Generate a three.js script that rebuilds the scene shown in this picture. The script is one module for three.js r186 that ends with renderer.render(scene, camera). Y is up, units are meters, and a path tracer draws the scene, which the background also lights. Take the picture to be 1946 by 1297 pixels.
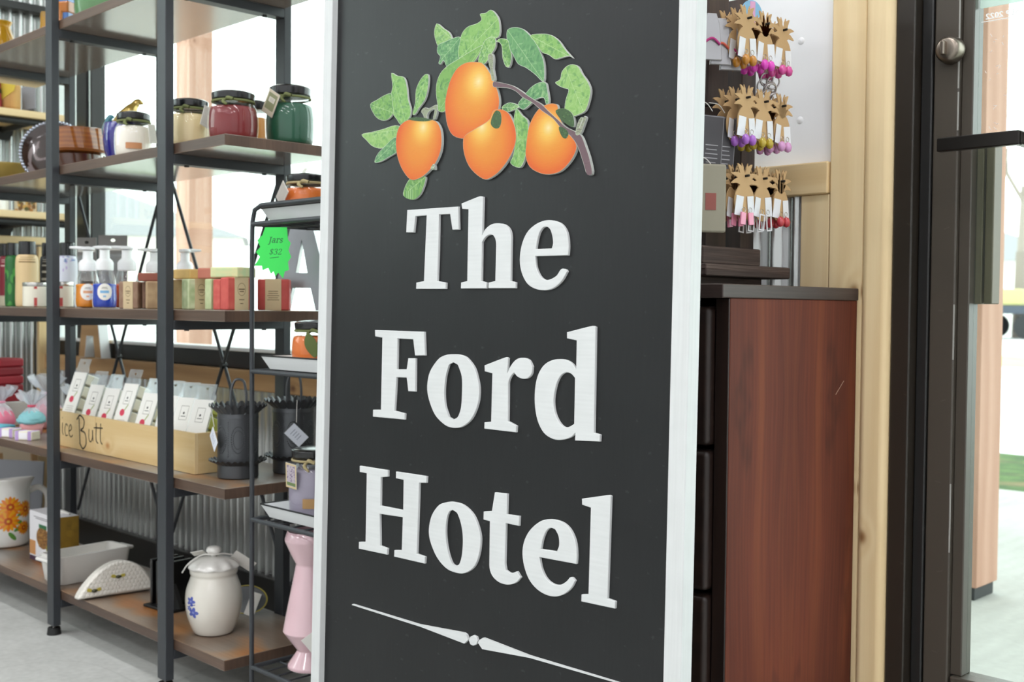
import * as THREE from 'three';
import { RoundedBoxGeometry } from 'three/addons/geometries/RoundedBoxGeometry.js';
import { mergeGeometries, mergeVertices, toCreasedNormals } from 'three/addons/utils/BufferGeometryUtils.js';
import { ImprovedNoise } from 'three/addons/math/ImprovedNoise.js';
import { FontLoader } from 'three/addons/loaders/FontLoader.js';
import { TextGeometry } from 'three/addons/geometries/TextGeometry.js';
import { RectAreaLightUniformsLib } from 'three/addons/lights/RectAreaLightUniformsLib.js';

// ---------- camera, sky, exposure ----------
RectAreaLightUniformsLib.init();
const scene = new THREE.Scene();
const camera = new THREE.PerspectiveCamera(33.57, 1946 / 1297, 0.05, 400);
camera.position.set(0, 0.77, 0);
camera.lookAt(-Math.SQRT1_2 * Math.cos(0.0295), 0.77 - Math.sin(0.0295), -Math.SQRT1_2 * Math.cos(0.0295));
camera.rotateZ(0.0087);
camera.focus = 1.5;
camera.userData.fStop = 8;
scene.background = new THREE.Color(0.93, 0.98, 1.0);      // even overcast sky
scene.backgroundIntensity = 4.5;
const renderer = new THREE.WebGLRenderer({ antialias: true });
renderer.toneMapping = THREE.LinearToneMapping;
renderer.toneMappingExposure = 1.0;
renderer.shadowMap.enabled = true;

// ---------- helpers ----------
let seedState = 12345;
const rnd = () => { seedState = (seedState * 1664525 + 1013904223) >>> 0; return seedState / 4294967296; };
const rr = (a, b) => a + (b - a) * rnd();
const noise = new ImprovedNoise();
const used = {};
function numbered(n) { used[n] = (used[n] ?? -1) + 1; return used[n] ? n + '_' + String(used[n]).padStart(3, '0') : n; }
function tag(o, label, category, group) { o.userData.label = label; if (category) o.userData.category = category; if (group) o.userData.group = group; return o; }
function thing(name, label, category, p = [0, 0, 0], turn = 0, group) {
  const o = new THREE.Group(); o.name = numbered(name); o.position.set(...p); o.rotation.y = turn; scene.add(o);
  return tag(o, label, category, group);
}
function part(parent, name, g, m, p, r) {
  const o = new THREE.Mesh(g, m); o.name = name; if (p) o.position.set(...p); if (r) o.rotation.set(...r);
  parent.add(o); return o;
}
function solo(name, label, category, g, m, p, r, group) {
  const o = new THREE.Mesh(g, m); o.name = numbered(name); if (p) o.position.set(...p); if (r) o.rotation.set(...r);
  scene.add(o); return tag(o, label, category, group);
}
function struct(name, g, m, p, label) {
  const o = g ? new THREE.Mesh(g, m) : new THREE.Group(); o.name = name; if (p) o.position.set(...p);
  o.userData.kind = 'structure'; if (label) o.userData.label = label; scene.add(o); return o;
}
// box between two corners, uv in metres with the grain along one axis
function uvBox(g, grain = 'x', ox = 0, oy = 0) {
  const P = g.attributes.position, N = g.attributes.normal, uv = new Float32Array(P.count * 2), gi = 'xyz'.indexOf(grain);
  for (let i = 0; i < P.count; i++) {
    const p = [P.getX(i), P.getY(i), P.getZ(i)], n = [Math.abs(N.getX(i)), Math.abs(N.getY(i)), Math.abs(N.getZ(i))];
    const m = n.indexOf(Math.max(...n));
    let a, b;
    if (m === gi) { a = (gi + 1) % 3; b = (gi + 2) % 3; } else { a = gi; b = 3 - gi - m; }
    uv[2 * i] = p[a] + ox; uv[2 * i + 1] = p[b] + oy;
  }
  g.setAttribute('uv', new THREE.BufferAttribute(uv, 2)); return g;
}
let uvShift = 0;
function bx(x0, x1, y0, y1, z0, z1, grain = 'x', bevel = 0.0015, seg = 1) {
  const w = Math.abs(x1 - x0), h = Math.abs(y1 - y0), d = Math.abs(z1 - z0), r = Math.min(bevel, w / 3, h / 3, d / 3);
  const g = new RoundedBoxGeometry(w, h, d, seg, r); uvShift += 0.37;
  uvBox(g, grain, uvShift, uvShift * 0.61);
  return g.translate((x0 + x1) / 2, (y0 + y1) / 2, (z0 + z1) / 2);
}
const rb = (w, h, d, r = 0.002, seg = 2, grain = 'x') => uvBox(new RoundedBoxGeometry(w, h, d, seg, Math.min(r, w / 2.1, h / 2.1, d / 2.1)), grain).translate(0, h / 2, 0);
const lathe = (pts, seg = 40, a0 = 0, a1 = Math.PI * 2) => new THREE.LatheGeometry(pts.map(([r, y]) => new THREE.Vector2(Math.max(r, 1e-5), y)), seg, a0, a1);
// a smooth lathe profile through control points
function smoothLathe(pts, seg = 40, n = 4) {
  const low = Math.min(...pts.map((p) => p[1]));
  const c = new THREE.CatmullRomCurve3(pts.map(([r, y]) => new THREE.Vector3(r, y, 0)), false, 'centripetal');
  return new THREE.LatheGeometry(c.getPoints(pts.length * n).map((v) => new THREE.Vector2(Math.max(v.x, 1e-5), Math.max(v.y, low))), seg);
}
function tube(pts, r, closed = false, seg = 0, rad = 8, straight = false) {
  const v = pts.map((p) => new THREE.Vector3(...p));
  let c;
  if (straight) { c = new THREE.CurvePath(); for (let i = 0; i < v.length - 1; i++) c.add(new THREE.LineCurve3(v[i], v[i + 1])); }
  else c = new THREE.CatmullRomCurve3(v, closed, 'centripetal');
  return new THREE.TubeGeometry(c, seg || pts.length * 6, r, rad, closed);
}
function rod(a, b, r, rad = 8) {
  const A = new THREE.Vector3(...a), B = new THREE.Vector3(...b), d = B.clone().sub(A), L = d.length();
  const g = new THREE.CylinderGeometry(r, r, L, rad); g.translate(0, L / 2, 0);
  g.applyQuaternion(new THREE.Quaternion().setFromUnitVectors(new THREE.Vector3(0, 1, 0), d.normalize())); return g.translate(...a);
}
const merge = (...gs) => mergeGeometries(gs.flat().map((g) => { const k = g.index ? g.toNonIndexed() : g.clone(); for (const n of Object.keys(k.attributes)) if (!['position', 'normal', 'uv'].includes(n)) k.deleteAttribute(n); return k; }));
function shapeOf(pts, holes = []) {
  const s = new THREE.Shape(pts.map((p) => new THREE.Vector2(...p)));
  for (const h of holes) s.holes.push(new THREE.Path(h.map((p) => new THREE.Vector2(...p))));
  return s;
}
const smoothLoop = (pts, n = 4) => new THREE.CatmullRomCurve3(pts.map((p) => new THREE.Vector3(p[0], p[1], 0)), true, 'centripetal').getPoints(pts.length * n).slice(0, -1).map((v) => [v.x, v.y]);
const extrude = (pts, depth, bevel = 0, holes = []) => new THREE.ExtrudeGeometry(shapeOf(pts, holes), bevel ? { depth: depth - bevel, bevelEnabled: true, bevelThickness: bevel, bevelSize: bevel, bevelOffset: -bevel, bevelSegments: 1, curveSegments: 10 } : { depth, bevelEnabled: false, curveSegments: 10 });
// turn about y that brings the middle of a lathe's uv to the room side (towards the aisle)
const toAisle = (x, z) => Math.atan2(-x, -z) - Math.PI;

// ---------- textures ----------
function canvasTex(w, h, draw) {
  const c = document.createElement('canvas'); c.width = w; c.height = h; const x = c.getContext('2d'); draw(x, w, h);
  const t = new THREE.CanvasTexture(c); t.colorSpace = THREE.SRGBColorSpace; t.magFilter = THREE.LinearFilter; return t;
}
const hex = (s) => [parseInt(s.slice(1, 3), 16), parseInt(s.slice(3, 5), 16), parseInt(s.slice(5, 7), 16)];
const mix3 = (a, b, t) => a.map((v, i) => v + (b[i] - v) * Math.min(1, Math.max(0, t)));
function dataTex(n, f, metres, srgb = true, m = n) {
  const d = new Uint8Array(n * m * 4);
  for (let j = 0; j < m; j++) for (let i = 0; i < n; i++) {
    const c = f(i / n, j / m), k = 4 * (j * n + i);
    for (let q = 0; q < 3; q++) d[k + q] = Math.max(0, Math.min(255, c[q])); d[k + 3] = 255;
  }
  const t = new THREE.DataTexture(d, n, m); t.magFilter = THREE.LinearFilter; t.minFilter = THREE.LinearFilter; t.wrapS = t.wrapT = THREE.MirroredRepeatWrapping;
  if (srgb) t.colorSpace = THREE.SRGBColorSpace; t.repeat.set(1 / metres[0], 1 / metres[1]); t.needsUpdate = true; return t;
}
const N3 = (x, y, z) => noise.noise(x, y, z);
function woodTex({ light, dark, knot, size = [1, 0.5], rings = 22, wob = 1.2, fine = 0.35, seed = 0, knots = [], n = 512, m = 512 }) {
  const L = hex(light), D = hex(dark), K = hex(knot || dark);
  return dataTex(n, (u, v) => {
    const x = u * size[0], y = v * size[1];
    let ky = 0, kd = 0;
    for (const [kx, kyy, kr] of knots) { const d = Math.hypot((x - kx) * 0.7, y - kyy) / kr; ky += Math.exp(-d * d * 0.35) * 2.2; kd = Math.max(kd, Math.exp(-d * d * 2.5)); }
    const ring = 0.5 + 0.5 * Math.sin((y * rings * 6.28) + wob * 5 * N3(x * 1.6 + seed, y * 7, seed) + ky * 4);
    const streak = 0.5 + 0.5 * N3(x * 5 + seed, y * 140, seed + 3) + 0.4 * N3(x * 14, y * 420, seed + 7);
    const broad = 0.5 + 0.6 * N3(x * 1.1, y * 9 + seed, seed + 11);
    let c = mix3(L, D, ring * 0.35 + fine * streak * 0.6 + broad * 0.35 - 0.15);
    return mix3(c, K, kd * 0.85);
  }, size, true, m);
}
const plain = (c, rough = 0.6, o = {}) => new THREE.MeshPhysicalMaterial({ color: c, roughness: rough, ...o });

// ---------- materials ----------
const M = {
  blackSteel: plain('#33363a', 0.42),
  blackFrame: plain('#1c1b1a', 0.4),
  matteBlack: plain('#141414', 0.55),
  blackGloss: plain('#0d0d0e', 0.25, { clearcoat: 0.4, clearcoatRoughness: 0.2 }),
  white: plain('#e8eaea', 0.5),
  whiteWall: plain('#f4f5f6', 0.85),
  ceramic: plain('#ebe8e2', 0.22, { clearcoat: 0.6, clearcoatRoughness: 0.1 }),
  whitePlastic: plain('#f2f3f3', 0.35),
  kraft: plain('#c9a678', 0.8),
  paper: plain('#ece9e2', 0.8),
  twine: plain('#a99a72', 0.95),
  ribbon: plain('#6d7448', 0.9),
  chrome: plain('#c9c6c0', 0.25, { metalness: 1 }),
  bronze: plain('#8d8378', 0.32, { metalness: 1 }),
  galvanised: plain('#bcbebc', 0.24, { metalness: 0.8 }),
  glass: plain('#ffffff', 0.03, { transmission: 1, thickness: 0, ior: 1.45 }),
  pane: plain('#f4fbf8', 0.02, { transmission: 1, thickness: 0, ior: 1.5 }),
  plasticClear: plain('#f6f9fb', 0.12, { transmission: 0.85, thickness: 0, ior: 1.45 }),
};
const pineKnots = [[0.31, 0.12, 0.012], [0.77, 0.33, 0.009], [0.12, 0.41, 0.007]];
M.pine = plain('#ffffff', 0.55, { map: woodTex({ light: '#ebd2a4', dark: '#d3b17c', knot: '#7d5430', knots: pineKnots, seed: 2 }) });
M.pineTall = plain('#ffffff', 0.55, { map: woodTex({ light: '#efd9ae', dark: '#dcbf8e', knot: '#7d5430', knots: [[0.55, 0.2, 0.014], [0.2, 0.05, 0.009], [0.85, 0.4, 0.011], [0.36, 0.33, 0.008], [0.7, 0.08, 0.007]], seed: 9 }) });
M.pineGrey = plain('#ffffff', 0.6, { map: woodTex({ light: '#c09a6e', dark: '#9a744a', knot: '#5a3a22', knots: [[0.3, 0.1, 0.016], [0.8, 0.3, 0.013]], seed: 5 }) });
M.crate = plain('#ffffff', 0.6, { map: woodTex({ light: '#e0c595', dark: '#c9a468', knot: '#b57b45', knots: [[0.42, 0.03, 0.012]], size: [0.8, 0.25], seed: 15, rings: 12 }) });
M.laminateEdge = plain('#ffffff', 0.42, { map: woodTex({ light: '#6b5444', dark: '#3f3028', seed: 21, size: [0.8, 0.4], rings: 10, fine: 0.7 }) });
M.laminateTop = plain('#ffffff', 0.33, { map: dataTex(512, (u, v) => {
  const x = u * 1.2, y = v * 0.6, s = N3(x * 5 + 3, y * 14, 2), b = N3(x * 3 + 7, y * 6, 8), o = N3(x * 6 + 20, y * 9, 14);
  let c = mix3([142, 124, 108], [102, 84, 70], 0.5 + 0.9 * s); c = mix3(c, [142, 141, 138], Math.max(0, b) * 2.2); c = mix3(c, [164, 108, 60], Math.max(0, o - 0.12) * 3.2);
  const g = N3(x * 8, y * 180, 5) * 9; return c.map((k) => k + g);
}, [1.2, 0.6]) });
M.dresserSide = plain('#ffffff', 0.6, { specularIntensity: 0.4, map: dataTex(512, (u, v) => {
  const x = u * 1.2, y = v * 0.5;      // x up the panel, y across it
  const warp = 0.02 * N3(x * 2.2, y * 5, 3);
  const st = N3(x * 1.1, (y + warp) * 9, 1), fi = N3(x * 7, (y + warp) * 190, 6), br = N3(x * 1.3, (y + warp) * 21 + 3, 9) + 0.35 * N3(x * 5, y * 60, 19), gr = N3(x * 4, y * 14, 12) + 0.5 * N3(x * 22, y * 70, 13);
  let c = mix3([110, 55, 39], [74, 36, 27], 0.5 + 0.8 * st + 0.35 * fi); c = mix3(c, [138, 78, 46], Math.max(0, br - 0.15) * 0.9); c = mix3(c, [44, 24, 20], Math.max(0, gr - 0.3) * 0.9); return c;
}, [1.2, 0.5]) });
M.laminateUnder = plain('#857163', 0.16, { clearcoat: 1, clearcoatRoughness: 0.12 });
M.dresserDark = plain('#ffffff', 0.45, { map: woodTex({ light: '#33231c', dark: '#1a1210', seed: 31, fine: 0.6 }) });
M.dresserTop = plain('#ffffff', 0.5, { map: woodTex({ light: '#584943', dark: '#352a27', seed: 37, fine: 0.8, rings: 14 }) });
M.rustic = plain('#ffffff', 0.8, { map: woodTex({ light: '#6b5950', dark: '#3a2e2a', seed: 41, fine: 1.2, rings: 30, size: [0.4, 0.2] }), bumpMap: woodTex({ light: '#ffffff', dark: '#000000', seed: 41, fine: 1.2, rings: 30, size: [0.4, 0.2] }), bumpScale: 0.002 });
M.walnut = plain('#ffffff', 0.5, { map: woodTex({ light: '#55443c', dark: '#2e2422', seed: 47, fine: 0.7, size: [0.5, 0.25] }) });
M.cedar = plain('#ffffff', 0.7, { map: woodTex({ light: '#bd9480', dark: '#9d705a', knot: '#6f4430', knots: [[0.4, 0.1, 0.01]], seed: 51, size: [1.4, 0.5], rings: 12 }) });
M.floor = plain('#ffffff', 0.55, { map: dataTex(1024, (u, v) => {
  const x = u * 3, y = v * 3, a = N3(x * 1.3, y * 1.3, 1), b = N3(x * 5, y * 5, 4), c = N3(x * 24, y * 24, 7), d = N3(x * 80, y * 80, 9), k = Math.abs(N3(x * 2.1 + 9, y * 2.1, 15)) < 0.005 ? -9 : 0;
  const t = 190 + 9 * a + 8 * b + 7 * c + 9 * d + k; return [t, t + 1, t - 3];
}, [3, 3]) });
M.concreteOut = plain('#ffffff', 0.85, { map: dataTex(512, (u, v) => { const x = u * 4, y = v * 4, t = 158 + 10 * N3(x * 2, y * 2, 1) + 8 * N3(x * 30, y * 5, 4) + 7 * N3(x * 60, y * 60, 3); return [t, t - 3, t - 8]; }, [4, 4]) });
M.roadOut = plain('#ffffff', 0.9, { map: dataTex(512, (u, v) => { const x = u * 8, y = v * 8, t = 205 + 16 * N3(x * 1, y * 1, 1) + 16 * N3(x * 30, y * 30, 4); return [t, t - 2, t - 4]; }, [8, 8]) });
M.grass = plain('#ffffff', 0.95, { map: dataTex(512, (u, v) => { const x = u * 3, y = v * 3, a = N3(x * 9, y * 9, 1), b = N3(x * 60, y * 60, 4), c = N3(x * 4, y * 4, 20); let q = mix3([74, 98, 42], [46, 70, 28], 0.5 + a + 0.4 * b); return mix3(q, [116, 96, 64], Math.max(0, c - 0.1) * 1.6); }, [3, 3]) });
M.signBlack = plain('#ffffff', 0.42, { specularIntensity: 0.75, map: dataTex(512, (u, v) => { const x = u * 0.8, y = v * 0.8, t = 25 + 3 * N3(x * 12, y * 12, 1) + 3 * N3(x * 300, y * 18, 4) + (N3(x * 90, y * 160, 13) > 0.62 ? 22 : 0); return [t - 1, t, t + 1]; }, [0.8, 0.8]) });
M.signWhite = plain('#ffffff', 0.55, { map: dataTex(512, (u, v) => { const x = u * 0.5, y = v * 0.5, t = 214 + 5 * N3(x * 14, y * 320, 1) + 3 * N3(x * 40, y * 40, 4); return [t - 2, t, t - 1]; }, [0.5, 0.5]) });
const SIGN_OUTLINES = {
 T: [[[-121.5,912.3],[-13.1,911.1],[-11.2,878.9],[-24.1,879.2],[-29.6,901.4],[-52.4,902.1],[-52.5,849.3],[-53.4,807.3],[-35.2,804.9],[-35.4,796.0],[-98.3,796.5],[-98.1,805.7],[-81.7,807.6],[-78.8,902.3],[-103.0,902.3],[-106.4,878.9],[-122.8,879.6]]],
 h: [[[-6.8,914.9],[28.6,922.6],[36.0,921.5],[35.6,869.1],[41.1,876.6],[52.2,882.7],[65.1,883.8],[78.2,881.5],[87.5,874.5],[90.9,863.1],[91.5,805.4],[100.9,803.6],[100.8,795.7],[50.0,796.2],[50.2,803.9],[62.6,805.8],[62.8,854.2],[60.9,862.9],[56.7,868.2],[50.6,869.0],[42.6,866.5],[35.5,859.5],[35.9,806.1],[46.1,804.0],[46.0,795.9],[-4.4,796.3],[-4.2,804.6],[8.0,806.5],[7.5,905.9],[-5.3,907.5]]],
 e: [[[191.8,836.8],[192.5,849.7],[189.2,866.0],[179.9,877.2],[165.3,882.5],[150.6,883.2],[134.0,878.8],[119.3,868.9],[110.2,852.6],[107.3,833.1],[111.3,816.3],[121.3,802.2],[134.7,795.1],[151.5,792.5],[167.9,795.1],[182.1,804.2],[191.0,816.2],[189.2,818.6],[183.4,820.1],[179.2,818.3],[172.9,811.1],[162.1,806.6],[153.0,806.2],[144.3,811.6],[137.6,822.7],[135.3,837.4]],[[136.1,846.7],[163.8,846.6],[165.8,853.4],[164.1,862.9],[160.2,871.3],[154.6,874.8],[147.2,873.8],[141.1,866.6],[137.4,854.4]]],
 F: [[[-189.7,735.3],[-78.9,734.7],[-76.0,700.5],[-97.5,699.8],[-102.4,723.2],[-137.2,723.7],[-137.2,678.2],[-115.4,679.1],[-112.2,695.3],[-96.4,695.8],[-95.4,647.5],[-110.7,647.2],[-115.0,666.8],[-137.7,666.4],[-140.9,616.6],[-117.6,614.1],[-117.8,605.1],[-190.4,604.4],[-190.3,614.9],[-172.0,616.1],[-172.0,724.2],[-188.9,725.8]]],
 o: [[[-17.3,704.1],[-2.3,703.7],[10.5,700.0],[25.5,687.2],[33.0,671.5],[36.4,657.2],[34.5,638.3],[23.5,617.3],[7.1,605.2],[-9.8,601.0],[-29.3,603.1],[-51.8,616.4],[-65.9,638.2],[-70.1,656.1],[-64.9,677.5],[-47.6,696.3],[-32.5,702.5]],[[-16.1,693.8],[-6.2,690.3],[2.0,674.5],[3.5,654.0],[2.1,630.4],[-3.9,616.8],[-13.2,612.0],[-23.2,615.4],[-31.5,631.3],[-33.9,652.0],[-31.5,673.0],[-25.5,689.6]]],
 r: [[[45.6,690.9],[86.4,703.5],[90.0,702.2],[89.0,682.4],[95.7,692.8],[105.2,701.0],[116.6,703.6],[128.1,701.0],[134.4,692.9],[133.2,683.2],[126.9,677.3],[117.5,675.8],[107.8,678.4],[101.9,683.2],[96.2,678.7],[91.4,668.6],[92.2,617.9],[107.9,612.9],[107.4,604.1],[47.8,604.6],[48.0,613.2],[60.5,615.0],[60.9,680.6],[46.2,682.8]]],
 d: [[[193.0,738.7],[234.5,747.4],[240.0,746.2],[241.2,614.2],[251.0,612.4],[250.6,604.0],[210.5,601.9],[210.9,611.8],[204.0,605.9],[190.0,601.2],[173.8,600.7],[157.1,607.5],[145.5,623.1],[140.0,644.8],[140.4,666.9],[145.5,683.7],[156.3,696.5],[172.5,703.1],[190.5,703.7],[203.0,699.0],[209.9,691.8],[209.5,728.6],[193.2,731.0]],[[208.1,681.1],[201.6,686.1],[192.7,687.4],[183.9,682.7],[177.1,671.5],[172.9,652.3],[175.2,636.1],[182.1,624.4],[191.2,617.8],[200.1,618.5],[208.4,622.8]]],
 H: [[[-219.4,527.1],[-153.2,527.1],[-152.9,517.6],[-169.0,515.0],[-168.6,472.4],[-116.5,472.2],[-117.0,516.7],[-134.2,517.2],[-134.5,527.0],[-67.1,527.3],[-67.6,517.8],[-82.7,516.1],[-84.6,413.0],[-66.8,411.4],[-67.4,401.5],[-134.5,401.2],[-134.4,410.7],[-117.8,413.2],[-117.1,461.8],[-169.6,460.0],[-167.1,412.6],[-150.4,410.9],[-151.0,401.6],[-217.6,400.5],[-217.5,410.9],[-201.7,413.3],[-202.2,517.5],[-219.1,517.9]]],
 o2: [[[-13.4,497.1],[8.9,495.6],[29.1,485.1],[40.6,468.8],[45.4,453.0],[42.6,430.6],[33.3,412.7],[17.8,402.4],[1.9,399.2],[-20.7,401.7],[-41.9,414.7],[-56.5,435.4],[-60.0,452.1],[-54.3,472.9],[-40.1,489.0],[-25.7,494.7]],[[-10.6,486.7],[-0.7,482.7],[7.8,467.1],[11.6,448.1],[10.3,425.7],[5.5,412.3],[-1.7,408.1],[-10.7,411.2],[-19.4,426.7],[-24.6,448.5],[-23.7,471.2],[-18.3,483.2]]],
 t: [[[70.6,520.0],[93.9,520.9],[93.6,493.2],[116.8,493.9],[116.4,480.8],[92.5,481.3],[92.2,427.6],[94.4,418.5],[101.9,416.0],[108.1,417.3],[114.6,420.3],[121.7,413.2],[113.3,404.9],[98.7,399.7],[81.8,400.3],[68.4,407.5],[63.0,420.2],[62.3,479.9],[50.0,480.5],[50.0,491.4],[65.7,494.0]]],
 e2: [[[217.2,446.3],[217.8,457.8],[214.7,475.0],[205.3,488.9],[191.6,496.0],[172.7,497.0],[155.4,492.4],[138.1,479.6],[127.8,464.9],[123.9,448.5],[127.0,430.5],[136.5,413.6],[151.1,403.0],[168.7,398.3],[185.9,399.6],[201.0,406.7],[210.8,416.0],[215.8,425.0],[211.4,428.1],[207.1,427.6],[202.2,422.2],[192.3,415.9],[180.3,414.3],[168.1,419.0],[159.0,430.4],[154.4,445.3]],[[156.5,456.1],[184.2,457.2],[187.7,465.9],[186.3,477.3],[180.6,485.0],[173.0,486.0],[165.5,481.3],[159.6,469.6]]],
 l: [[[224.0,529.8],[267.1,539.4],[270.3,538.6],[268.6,411.8],[280.9,410.6],[280.5,401.7],[226.8,400.7],[226.9,409.5],[238.2,411.8],[238.9,520.3],[224.5,522.3]]],
 ol: [[[-231.4,311.8],[-230.4,313.2],[-77.1,312.0],[16.4,318.8],[21.7,317.1],[25.8,311.0],[18.1,304.1],[-72.7,309.4]]],
 od: [[[43.9,313.6],[41.4,318.3],[35.1,319.0],[29.3,315.8],[26.7,310.1],[29.6,305.4],[35.5,304.7],[41.7,307.9]]],
 or: [[[44.7,311.1],[48.1,315.6],[54.6,319.7],[139.5,313.7],[290.9,312.7],[290.9,311.8],[141.4,311.0],[53.5,303.9]]],
 fruitA: [[[15.7,1108.7],[28.5,1105.3],[41.4,1093.4],[52.8,1076.4],[61.1,1060.0],[63.6,1046.6],[60.3,1033.8],[49.9,1019.6],[37.7,1011.0],[18.9,1005.6],[-3.7,1004.7],[-26.9,1012.0],[-38.1,1026.9],[-43.0,1045.8],[-44.1,1059.7],[-40.6,1075.3],[-32.8,1092.5],[-19.9,1105.5],[-2.1,1110.4]]],
 fruitB: [[[66.3,1037.5],[80.2,1031.5],[89.6,1019.6],[95.4,1006.0],[96.4,993.0],[90.8,978.4],[79.2,964.2],[64.3,952.4],[49.1,945.9],[39.8,944.8],[23.7,952.2],[7.3,965.9],[-2.3,982.5],[-5.4,996.3],[-3.7,1007.4],[18.6,1016.3],[46.6,1026.6],[52.5,1036.9]]],
 fruitC: [[[153.1,1034.0],[161.6,1033.6],[168.6,1030.6],[171.8,1016.7],[182.0,1001.1],[196.0,987.2],[202.9,974.2],[199.4,964.3],[188.9,952.8],[175.4,944.6],[158.7,942.4],[141.6,945.2],[122.5,955.2],[114.8,969.8],[115.7,988.9],[119.5,1007.8],[127.8,1021.7],[139.0,1031.0]]],
 fruitD: [[[-115.9,1044.3],[-85.7,1040.2],[-63.1,1036.1],[-52.5,1023.8],[-49.3,1007.4],[-51.5,991.5],[-61.2,976.2],[-76.4,964.7],[-91.9,957.7],[-113.1,955.8],[-131.6,970.3],[-143.1,988.0],[-148.5,1005.2],[-148.6,1022.0],[-142.8,1035.8],[-130.3,1042.8]]],
 l1: [[[-164.7,1119.0],[-152.7,1113.7],[-136.0,1108.5],[-129.5,1096.2],[-125.2,1074.3],[-118.9,1059.3],[-121.4,1047.8],[-139.3,1039.0],[-150.6,1048.6],[-162.1,1062.0],[-165.8,1084.2],[-161.4,1098.1]]],
 l2: [[[-212.8,1078.2],[-196.8,1083.2],[-178.0,1088.1],[-163.7,1088.2],[-160.7,1073.9],[-158.3,1059.1],[-173.0,1049.9],[-192.0,1053.3],[-205.8,1064.6]]],
 l3: [[[-232.1,1034.2],[-206.8,1035.8],[-180.1,1037.4],[-154.0,1039.9],[-141.0,1035.6],[-144.9,1021.7],[-168.1,1014.3],[-182.9,1008.5],[-206.1,1014.3],[-220.0,1024.3]]],
 l4: [[[-199.5,989.2],[-194.1,999.8],[-179.2,1009.3],[-149.7,1022.2],[-145.4,1002.6],[-167.4,993.7],[-186.1,988.6]]],
 l5: [[[-114.4,1051.7],[-109.5,1067.6],[-108.3,1086.4],[-99.9,1099.3],[-89.6,1106.1],[-82.6,1105.2],[-82.0,1087.6],[-88.4,1069.7],[-100.4,1059.5],[-110.1,1050.7]]],
 l6: [[[-116.8,958.4],[-100.7,958.4],[-83.1,958.2],[-86.2,945.6],[-94.6,933.3],[-108.6,926.9],[-131.6,934.5],[-129.0,945.1]]],
 l7: [[[-66.5,1175.8],[-51.9,1166.4],[-39.9,1158.7],[-34.6,1151.0],[-31.1,1147.0],[-47.6,1138.2],[-61.3,1141.5],[-68.5,1153.0],[-71.3,1165.0]]],
 l8: [[[-62.7,1144.0],[-47.9,1146.9],[-31.2,1149.3],[-16.3,1148.0],[-14.2,1133.0],[-17.1,1119.8],[-26.7,1112.2],[-43.4,1111.2],[-50.4,1120.7],[-56.4,1116.0],[-60.6,1118.3],[-57.4,1127.0],[-63.8,1133.8]]],
 l9: [[[21.6,1173.7],[32.7,1173.3],[42.7,1175.8],[53.1,1167.5],[58.6,1158.9],[59.9,1137.9],[51.0,1134.9],[37.0,1135.6],[27.9,1126.4],[12.3,1115.4],[-13.6,1113.7],[-20.5,1124.9],[-17.7,1140.3],[-13.2,1153.2],[-2.0,1160.3],[17.2,1162.0],[25.1,1165.8]]],
 l10: [[[29.3,1129.5],[20.2,1116.5],[9.3,1108.1],[-13.4,1108.0],[-26.2,1093.9],[-37.2,1074.8],[-44.8,1048.3],[-58.4,1049.9],[-61.2,1061.7],[-64.3,1074.9],[-63.8,1089.8],[-56.7,1102.7],[-43.4,1111.2],[-20.3,1118.0],[5.6,1125.4]]],
 l11: [[[33.8,1136.6],[51.0,1137.1],[53.5,1124.7],[45.5,1114.9],[37.3,1106.2],[30.2,1102.8],[20.5,1107.1],[24.8,1122.5]]],
 l12: [[[75.3,1143.0],[88.8,1144.4],[103.8,1139.3],[115.8,1129.9],[126.3,1119.7],[133.8,1107.9],[141.4,1094.0],[144.1,1081.0],[143.1,1064.3],[137.9,1067.1],[129.1,1074.7],[111.3,1086.8],[96.3,1094.3],[86.9,1107.5],[77.5,1120.9],[74.0,1134.5]]],
 l13: [[[117.3,1128.5],[136.1,1127.8],[153.2,1123.7],[167.5,1114.1],[179.0,1100.9],[192.5,1087.5],[186.9,1091.0],[171.0,1090.7],[162.7,1090.5],[151.2,1097.8],[139.7,1102.7],[133.8,1108.9],[124.8,1119.9]]],
 l14: [[[54.3,1130.7],[60.3,1133.4],[68.0,1132.6],[77.2,1128.6],[80.6,1118.3],[84.5,1106.8],[79.9,1092.3],[73.7,1094.3],[67.3,1107.2],[65.3,1122.8],[60.5,1128.4]]],
 l15: [[[163.6,1060.5],[171.8,1063.5],[174.3,1072.5],[182.4,1078.7],[191.9,1079.8],[201.5,1075.9],[208.5,1065.7],[218.2,1054.2],[223.2,1043.3],[221.5,1031.4],[215.3,1017.9],[203.3,1014.2],[192.5,1013.3],[181.3,1021.9],[182.3,1036.2],[186.6,1048.1],[179.1,1051.1],[169.3,1055.6]]],
 l16: [[[97.9,1040.2],[108.0,1049.7],[120.8,1059.8],[135.1,1064.3],[146.6,1062.8],[150.3,1052.8],[153.1,1035.7],[148.9,1034.1],[144.3,1043.0],[130.0,1042.7],[115.7,1034.9],[107.0,1032.3]]],
 l17: [[[95.1,1035.2],[105.8,1025.3],[116.3,1016.6],[118.3,999.3],[116.0,978.2],[109.2,959.5],[103.4,955.7],[86.2,963.6],[91.0,971.9],[94.9,991.0],[91.1,1017.3]]],
 l18: [[[67.8,1039.5],[79.8,1044.6],[93.4,1041.8],[101.0,1036.6],[86.2,1033.0],[75.6,1032.5]]],
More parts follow.
